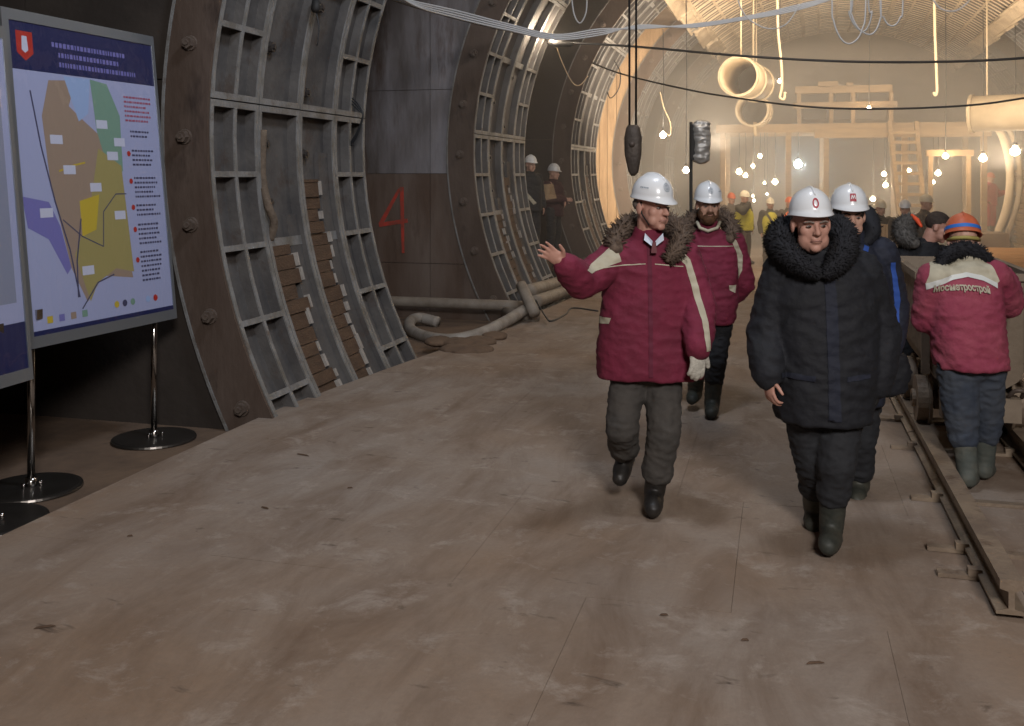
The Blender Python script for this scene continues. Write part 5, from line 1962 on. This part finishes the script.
# hoisting block on two ropes
hb = empty('pulley_block', P(633, 150, 10.0), label='dark hoisting block hanging on two ropes above the pointing man', cat='pulley block')
bk = MB()
bk.loft([(0, 0, -0.26, 0.02, 0.02), (0.005, 0, -0.22, 0.05, 0.035), (0, 0, -0.05, 0.085, 0.055), (0, 0, 0.12, 0.09, 0.06), (0, 0, 0.22, 0.07, 0.05), (0, 0, 0.25, 0.05, 0.04)], 20)
bk.build('block', mat('block_steel', '4a413a', '5c5148', rough=0.6, metal=0.3, scale=9, bump=0.4), hb, True)
for x in (-0.035, 0.03):
    MB().tube([(x, 0, 0.22), (x * 1.2, 0, 4.55)], 0.011, 8).build('rope', M_black, hb, True)
MB().tube([(0, -0.07, 0.06), (0, 0.07, 0.06)], 0.03, 12).build('pin', M_bolt, hb, True)

# foil-wrapped work light on its stand
fl_ = empty('floodlight_stand', P(691, 320, 13.2).xy.to_3d() + Vector((0, 0, fz(13.2))), TH, label='foil-wrapped work light on a thin black stand behind the bearded man', cat='floodlight')
zb = fl_.location.z
zt, zl = P(691, 122, 13.2).z - zb, P(691, 163, 13.2).z - zb
MB().tube([(0, 0, 0.05), (0, 0, zt)], 0.022, 10).build('pole', M_black, fl_, True)
for q in range(3):
    a = q * 2.094 + 0.3
    MB().tube([(0, 0, 0.45), (0.4 * cos(a), 0.4 * sin(a), 0.02)], 0.012, 8).build('leg', M_black, fl_, True)
wm = MB()
wm.loft([(0.13, 0, zl, 0.06, 0.05), (0.13, 0, zl + 0.05, 0.11, 0.08), (0.14, 0, (zl + zt) / 2, 0.10, 0.09), (0.13, 0, zt - 0.06, 0.115, 0.09), (0.14, 0, zt, 0.09, 0.06)], 24)
link('wrapped_head', remesh(wm, 0.012, 1, M_foil, 'wrapped_head', 0.02, 7), fl_)
MB().box((0.02, 0, (zl + zt) / 2), (0.05, 0.10, zt - zl - 0.08)).build('housing', M_black, fl_)



def vz(X, Y):
    q = (X - xc(Y)) / TA
    return TZ + TB * sqrt(max(0.05, 1 - q * q)) + 0.05


# ================================================================== THE FAR BAYS
# timber working deck across the tunnel
deck = empty('work_deck', (3.0, 33.0, fz(33)), label='timber working deck spanning the tunnel below the end face', cat='deck')
dO = Vector(deck.location)
za, zb_ = P(850, 123, 32).z, P(850, 139, 32).z
xl, xr = P(716, 128, 32).x, P(1000, 128, 32).x
for i in range(8):
    y = 32.1 + i * 0.45
    MB().box(Vector(((xl + xr) / 2, y + 0.21, za - 0.03)) - dO, (xr - xl, 0.43, 0.06)).build('deck_board', M_deckwood, deck)
MB().box(Vector(((xl + xr) / 2, 32.0, za - 0.16)) - dO, (xr - xl, 0.12, 0.2)).build('edge_beam', M_deckwood, deck)
xm = P(806, 128, 32).x
MB().box(Vector(((xm + xr) / 2, 31.94, za - 0.30)) - dO, (xr - xm - 0.5, 0.14, 0.30)).build('edge_beam', M_deckwood, deck)
MB().box(Vector(((xl + xr) / 2, 35.4, za - 0.16)) - dO, (xr - xl, 0.12, 0.2)).build('edge_beam', M_deckwood, deck)
for x in (xl + 0.2, xl + 2.2, xm + 0.6, xr - 2.6, xr - 0.4):
    for y in (32.2, 35.3):
        MB().box(Vector((x, y, (za - 0.2 + fz(33)) / 2)) - dO, (0.16, 0.16, za - 0.2 - fz(33))).build('post', M_deckwood, deck)

# staging standing on the deck
sg_ = empty('staging', P(845, 122, 33.5), label='low timber staging with crossbeams standing on the working deck', cat='staging')
sO = Vector(sg_.location)
def sbox(a, b, y0, y1, th, nm, Y=33.5, m=M_deckwood):
    A, B = P(a, y0, Y), P(b, y1, Y)
    c = (A + B) / 2
    MB().box(c - sO, (abs(B.x - A.x), th, abs(A.z - B.z))).build(nm, m, sg_)
sbox(795, 892, 87, 92, 0.3, 'crossbeam')
sbox(793, 897, 103, 107, 0.35, 'crossbeam')
for a in (797, 829, 851, 889):
    sbox(a, a + 4, 92, 126, 0.2, 'post')
sbox(801, 828, 93, 103, 0.1, 'panel', 33.7, M_plate_dk)
sbox(836, 850, 93, 103, 0.1, 'panel', 33.7, M_plate_dk)
sbox(858, 888, 93, 103, 0.1, 'panel', 33.7, M_plate_dk)
sbox(803, 826, 108, 119, 0.1, 'panel', 33.7, M_plate_dk)
sbox(834, 886, 108, 119, 0.1, 'panel', 33.7, M_plate_dk)
sbox(818, 838, 82, 87, 0.3, 'box')
sbox(846, 853, 83, 87, 0.3, 'box')

# ladder up to the deck
ld = empty('ladder', P(908, 240, 30.0).xy.to_3d() + Vector((0, 0, fz(30.0))), label='wide timber ladder leaning on the edge of the working deck', cat='ladder')
lO = Vector(ld.location)
zf_ = fz(30)
topL, topR = P(889, 122, 31.7), P(916, 122, 31.7)
botL, botR = Vector((P(904, 175, 30.3).x, 30.3, zf_)), Vector((P(928, 175, 30.3).x, 30.3, zf_))
for a, b in ((botL, topL), (botR, topR)):
    d_ = (b - a)
    c = (a + b) / 2
    R_ = d_.to_track_quat('Z', 'Y').to_matrix()
    MB().box((0, 0, 0), (0.11, 0.16, d_.length), R=R_).build('rail', M_deckwood, ld, loc=c - lO)
n_r = 13
for i in range(1, n_r):
    f_ = i / n_r
    a, b = botL.lerp(topL, f_), botR.lerp(topR, f_)
    MB().box(((a + b) / 2) - lO, ((b - a).length, 0.2, 0.09)).build('rung', M_deckwood, ld)

# plank carried on two props right of the ladder
pk = empty('plank_trestle', P(950, 260, 31).xy.to_3d() + Vector((0, 0, fz(31))), label='single plank laid across two props right of the ladder', cat='trestle')
pO = Vector(pk.location)
A, B = P(926, 150, 31), P(973, 156, 31)
MB().box((A + B) / 2 - pO, (B.x - A.x, 0.25, A.z - B.z)).build('plank', M_deckwood, pk)
for x in (A.x + 0.12, B.x - 0.12):
    MB().box(Vector((x, 31, (B.z + fz(31)) / 2)) - pO, (0.12, 0.12, B.z - fz(31))).build('prop', M_deckwood, pk)


def duct(label, a, b, r, hang, nm='ventilation_duct'):
    root = empty(nm, a, label=label, cat='duct')
    d = (b - a)
    L_ = d.length
    R_ = d.to_track_quat('Z', 'Y').to_matrix()
    n = 32
    vs, fs = [], []
    prof = [(r * 0.96, 0.0), (r, 0.0), (r, L_), (r * 0.96, L_)]
    for (q, z) in prof:
        for k in range(n):
            vs.append(R_ @ Vector((q * cos(2 * pi * k / n), q * sin(2 * pi * k / n), z)))
    for i in range(4):
        for k in range(n):
            a0, b0 = i * n + k, i * n + (k + 1) % n
            a1, b1 = ((i + 1) % 4) * n + k, ((i + 1) % 4) * n + (k + 1) % n
            fs.append((a0, b0, b1, a1))
    tb = MB().add(vs, fs).build('tube', M_duct, root, True)
    MB().tube([d * 0.9, d * 0.9 + d.normalized() * 0.02], r * 0.955, 32).build('dark_end_cap', M_plate_dk, root)  # added dark disc closing the tube, gives the mouth a shaded interior
    for f in (0.02, 0.5, 0.97):
        c = d * f
        ring = []
        mbx = MB()
        for (q, z) in ((r, -0.04), (r + 0.04, -0.04), (r + 0.04, 0.04), (r, 0.04)):
            for k in range(n):
                mbx.v.append(tuple(c + R_ @ Vector((q * cos(2 * pi * k / n), q * sin(2 * pi * k / n), z))))
        for i in range(4):
            for k in range(n):
                mbx.f.append((i * n + k, i * n + (k + 1) % n, ((i + 1) % 4) * n + (k + 1) % n, ((i + 1) % 4) * n + k))
                mbx.m.append(0)
        mbx.build('flange', M_duct, root)
    for f in (0.15, 0.85):
        c = d * f
        MB().tube([c + Vector((0, 0, r)), c + Vector((0, 0, vz(a.x + c.x, a.y + c.y) - a.z))], 0.02, 8).build('hanger', M_rope, root, True)
    return root


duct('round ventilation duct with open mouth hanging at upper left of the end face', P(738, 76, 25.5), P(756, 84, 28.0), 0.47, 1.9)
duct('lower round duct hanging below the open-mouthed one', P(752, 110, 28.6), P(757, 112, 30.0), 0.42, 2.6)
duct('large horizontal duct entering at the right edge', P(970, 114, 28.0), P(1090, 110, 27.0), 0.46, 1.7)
# oval access opening frame above the right duct
for (lab, pts, Y) in (('long pale rope with a hook hanging left of the staging', [(777, -15), (778, 30), (781, 60), (782, 85), (780, 97), (784, 99), (785, 92)], 26.5),
                      ('pale rope with a hook hanging right of the staging', [(934, -15), (935, 30), (936, 60), (937, 90), (935, 95), (934, 92)], 26.5)):
    cable('rope', [P(a, b, Y) for a, b in [(pts[0][0] - 1, -40)] + pts], 0.035, M_rope, lab, 'rope')
cable('rope', [P(755, 122, 29.2), P(755, 128, 29.2), P(755.5, 136, 29.2)], 0.05, M_rope, 'short strap hanging under the lower round duct', 'rope')

# curved steel rib standing on the right, stacked boards behind it
rb = [P(990, 118, 31), P(1002, 135, 31), P(1009, 160, 31), P(1010, 185, 31), P(1006, 210, 31), P(997, 236, 31)]
rbo = empty('steel_rib', P(997, 238, 31), label='curved pale steel rib beside the worker in red coverall', cat='rib')
mbx = MB()
sp = spline(rb, 5)
for off, wd in ((0.0, 0.1), (0.16, 0.05)):
    pass
mbx.tube([p - Vector(rbo.location) for p in sp], 0.11, 8)
mbx.build('flange', M_vault, rbo, True)
MB().tube([p + Vector((0.28, 0.15, 0)) - Vector(rbo.location) for p in sp], 0.07, 8).build('flange', M_vault, rbo, True)
stk = empty('board_stack', P(1042, 240, 32.0), label='tall stack of thin boards at the right edge', cat='board stack')
zz = fz(32) - stk.location.z
stk_top = P(1030, 172, 32.0).z - stk.location.z
i = 0
while zz < stk_top:
    MB().box((random.uniform(-0.05, 0.05), 0, zz + 0.035), (1.1, 1.6, 0.055)).build('board', M_deckwood, stk)
    zz += 0.075
ps = empty('stone_pedestal', P(990, 232, 30.0), label='rough ledge the red-clad worker stands on', cat='ledge')
MB().hexa([(-0.9, -0.6, -0.9), (0.45, -0.6, -0.9), (0.45, 0.9, -0.9), (-0.9, 0.9, -0.9), (-0.5, -0.4, -0.02), (0.4, -0.4, -0.02), (0.4, 0.8, -0.02), (-0.5, 0.8, -0.02)]).build('ledge', M_dirt, ps)

# plywood staging floor beyond the tub
pf = empty('plywood_platform', (4.2, 15.5, fz(15.5)), label='low orange plywood platform beyond the ore tub', cat='platform')
fO = Vector(pf.location)
for i in range(8):
    y0, y1 = 15.5 + i * 1.0, 15.5 + i * 1.0 + 0.985
    xa = 2.55 + 0.22 * i
    MB().box(Vector(((xa + 7.0) / 2, (y0 + y1) / 2, 0.27)) - fO, (7.0 - xa, y1 - y0, 0.04)).build('plywood_sheet', M_ply, pf)
    for x in (xa + 0.2, 6.8):
        MB().box(Vector((x, (y0 + y1) / 2, (0.25 + fz(y0) - 0.02) / 2)) - fO, (0.1, 0.1, 0.25 - fz(y0) + 0.02)).build('support', M_deckwood, pf)
MB().box(Vector((5.2, 17.2, 0.33)) - fO, (2.6, 0.16, 0.08), R=Rz(0.25)).build('loose_board', M_ply, pf)

cr = P(876, 224, 17.6)
ct = empty('crate', (cr.x, cr.y, fz(cr.y)), TH, label='tall brown box standing behind the blue-trimmed man', cat='crate')
hh = cr.z - fz(cr.y)
MB().box((0, 0, hh / 2), (0.27, 0.27, hh)).build('box', M_timber, ct)
for x in (-0.12, 0.12):
    MB().box((x, -0.145, hh / 2), (0.04, 0.02, hh)).build('batten', M_timber, ct)

# ---------------------------------------------------------------- bulbs
B_WARM = emat('bulb_glow_warm', (1.0, 0.72, 0.40), 60)
B_COOL = emat('bulb_glow_cool', (0.75, 0.95, 1.0), 160)


def bulb(px, py, Y, ztop, r, label, energy, cool=False):
    r = r * 0.75
    p = P(px, py, Y)
    ztop = vz(p.x, Y) if ztop is None else ztop
    root = empty('hanging_bulb', p, label=label, cat='light bulb', group='lit bulbs of the far bays' if not cool else None)
    mb = MB()
    mb.loft([(0, 0, -r, 0.02 * r, 0.02 * r), (0, 0, -0.85 * r, 0.5 * r, 0.5 * r), (0, 0, -0.3 * r, r, r), (0, 0, 0.2 * r, 0.95 * r, 0.95 * r), (0, 0, 0.8 * r, 0.45 * r, 0.45 * r), (0, 0, 1.1 * r, 0.4 * r, 0.4 * r)], 16, e=2.0)
    mb.build('glass', B_COOL if cool else B_WARM, root, True)
    MB().tube([(0, 0, 1.1 * r), (0, 0, 1.8 * r)], 0.45 * r, 10).build('socket', M_black, root, True)
    if ztop - p.z > 2 * r:
        MB().tube([(0, 0, 1.7 * r), (0.02, 0, (ztop - p.z) / 2), (0, 0, ztop - p.z)], 0.012, 6).build('cord', M_cable_k, root, True)
    l = light('bulb_light', 'POINT', p + Vector((0, -r * 1.6, -r)), energy, (0.8, 0.95, 1.0) if cool else WARM, None, 0.08)
    l.parent = root
    l.location = (0, -r * 1.7, -r * 0.3)
    return root


zd = za - 0.08
for (px, py, Y, zt_, r, lab) in (
        (760, 156, 33.0, zd, 0.09, 'small lit bulb highest of the cluster left of the bright white lamp'),
        (753, 166, 33.4, zd, 0.08, 'lit bulb just above the two larger bulbs of the left cluster'),
        (739, 171.5, 32.6, zd, 0.12, 'largest lit bulb at the left of the cluster over the yellow vests'),
        (745.5, 175.5, 32.8, zd, 0.09, 'lit bulb close below right of the largest one over the yellow vests'),
        (775, 182, 33.0, zd, 0.11, 'lit bulb left of the white helmet with the oval emblem'),
        (764.5, 183, 34.5, zd, 0.06, 'faint bulb between the cluster and the oval-emblem helmet'),
        (767, 194, 35.0, zd, 0.05, 'tiny bulb above the strapped yellow vest'),
        (753, 196, 34.5, zd, 0.06, 'upper of two tiny bulbs between the yellow vests'),
        (754, 200.5, 34.4, zd, 0.06, 'lower of two tiny bulbs between the yellow vests'),
        (884, 174, 33.0, zd, 0.10, 'upper of two bulbs hanging left of the ladder'),
        (885.5, 185, 33.0, zd, 0.10, 'lower of two bulbs hanging left of the ladder'),
        (873, 199, 32.8, zd, 0.10, 'bulb hanging low beside the arms-crossed worker'),
        (909, 170.5, 33.2, zd, 0.08, 'bulb seen between the rungs of the ladder'),
        (945.5, 156, 30.7, None, 0.11, 'bulb in front of the single plank'),
        (938, 173, 32.4, zd, 0.11, 'upper of two bulbs below the single plank'),
        (933, 182, 32.6, zd, 0.08, 'lower of two bulbs below the single plank'),
        (983, 158, 30.2, None, 0.14, 'bulb above the worker in red coverall'),
        (1015, 151, 29.0, None, 0.17, 'big bright bulb at the right edge'),
        (869, 108, 33.0, None, 0.08, 'bulb on the staging above the working deck'),
        (780, 81, 29.0, None, 0.08, 'bulb beside the open duct mouth'),
        (663, 135, 25.5, None, 0.11, 'bulb hanging before the left lining, right of the hoisting block'),
        (686, 170, 24.0, None, 0.10, 'bulb hanging left of the bearded man helmet')):
    bulb(px, py, Y, zt_, r, lab, 11 if r < 0.1 else 26)
bulb(798, 164, 33.2, zd, 0.16, 'dazzling cool white lamp under the deck', 60, True)
nb = empty('clip_lamp', P(553, 40, 16.3), label='lit bulb with long dark holder on the overhead cables', cat='light bulb')
MB().ell((0, 0, 0.03), (0.055, 0.055, 0.07)).build('glass', B_WARM, nb, True)
MB().tube([(-0.05, 0, -0.04), (0.1, 0, -0.06), (0.3, 0, -0.09)], [0.05, 0.075, 0.04], 12, round_ends=True).build('holder', M_black, nb, True)
l = light('bulb_light', 'POINT', (0, 0, 0), 60, WARM, None, 0.06)
l.parent = nb
l.location = (0, -0.12, 0.05)

# ================================================================== HAZE


def haze(name, x0, x1, y0, y1, z0, z1, dens, label):
    m = bpy.data.materials.new(name)
    m.use_nodes = True
    nt = m.node_tree
    nt.nodes.remove(nt.nodes['Principled BSDF'])
    vs = nt.nodes.new('ShaderNodeVolumeScatter')
    vs.inputs['Color'].default_value = (0.96, 0.94, 0.90, 1)
    vs.inputs['Density'].default_value = dens
    vs.inputs['Anisotropy'].default_value = 0.25
    nt.links.new(vs.outputs[0], nt.nodes['Material Output'].inputs['Volume'])
    MB().box(((x0 + x1) / 2, (y0 + y1) / 2, (z0 + z1) / 2), (x1 - x0, y1 - y0, z1 - z0)).build(name, m, None, label=label, cat='haze', kind='stuff')


haze('dust_haze', -8.4, 12.0, 26.0, 40.95, -1.2, 5.2, 0.055, 'warm dusty haze filling the far end of the tunnel')
haze('upper_haze', -8.4, 12.0, 26.0, 40.95, 5.21, 8.2, 0.014, 'thinner haze under the vault of the far end')
haze('thin_haze', -8.4, 12.0, 11.0, 25.99, -1.2, 8.2, 0.012, 'thin dust haze hanging in the middle of the tunnel')
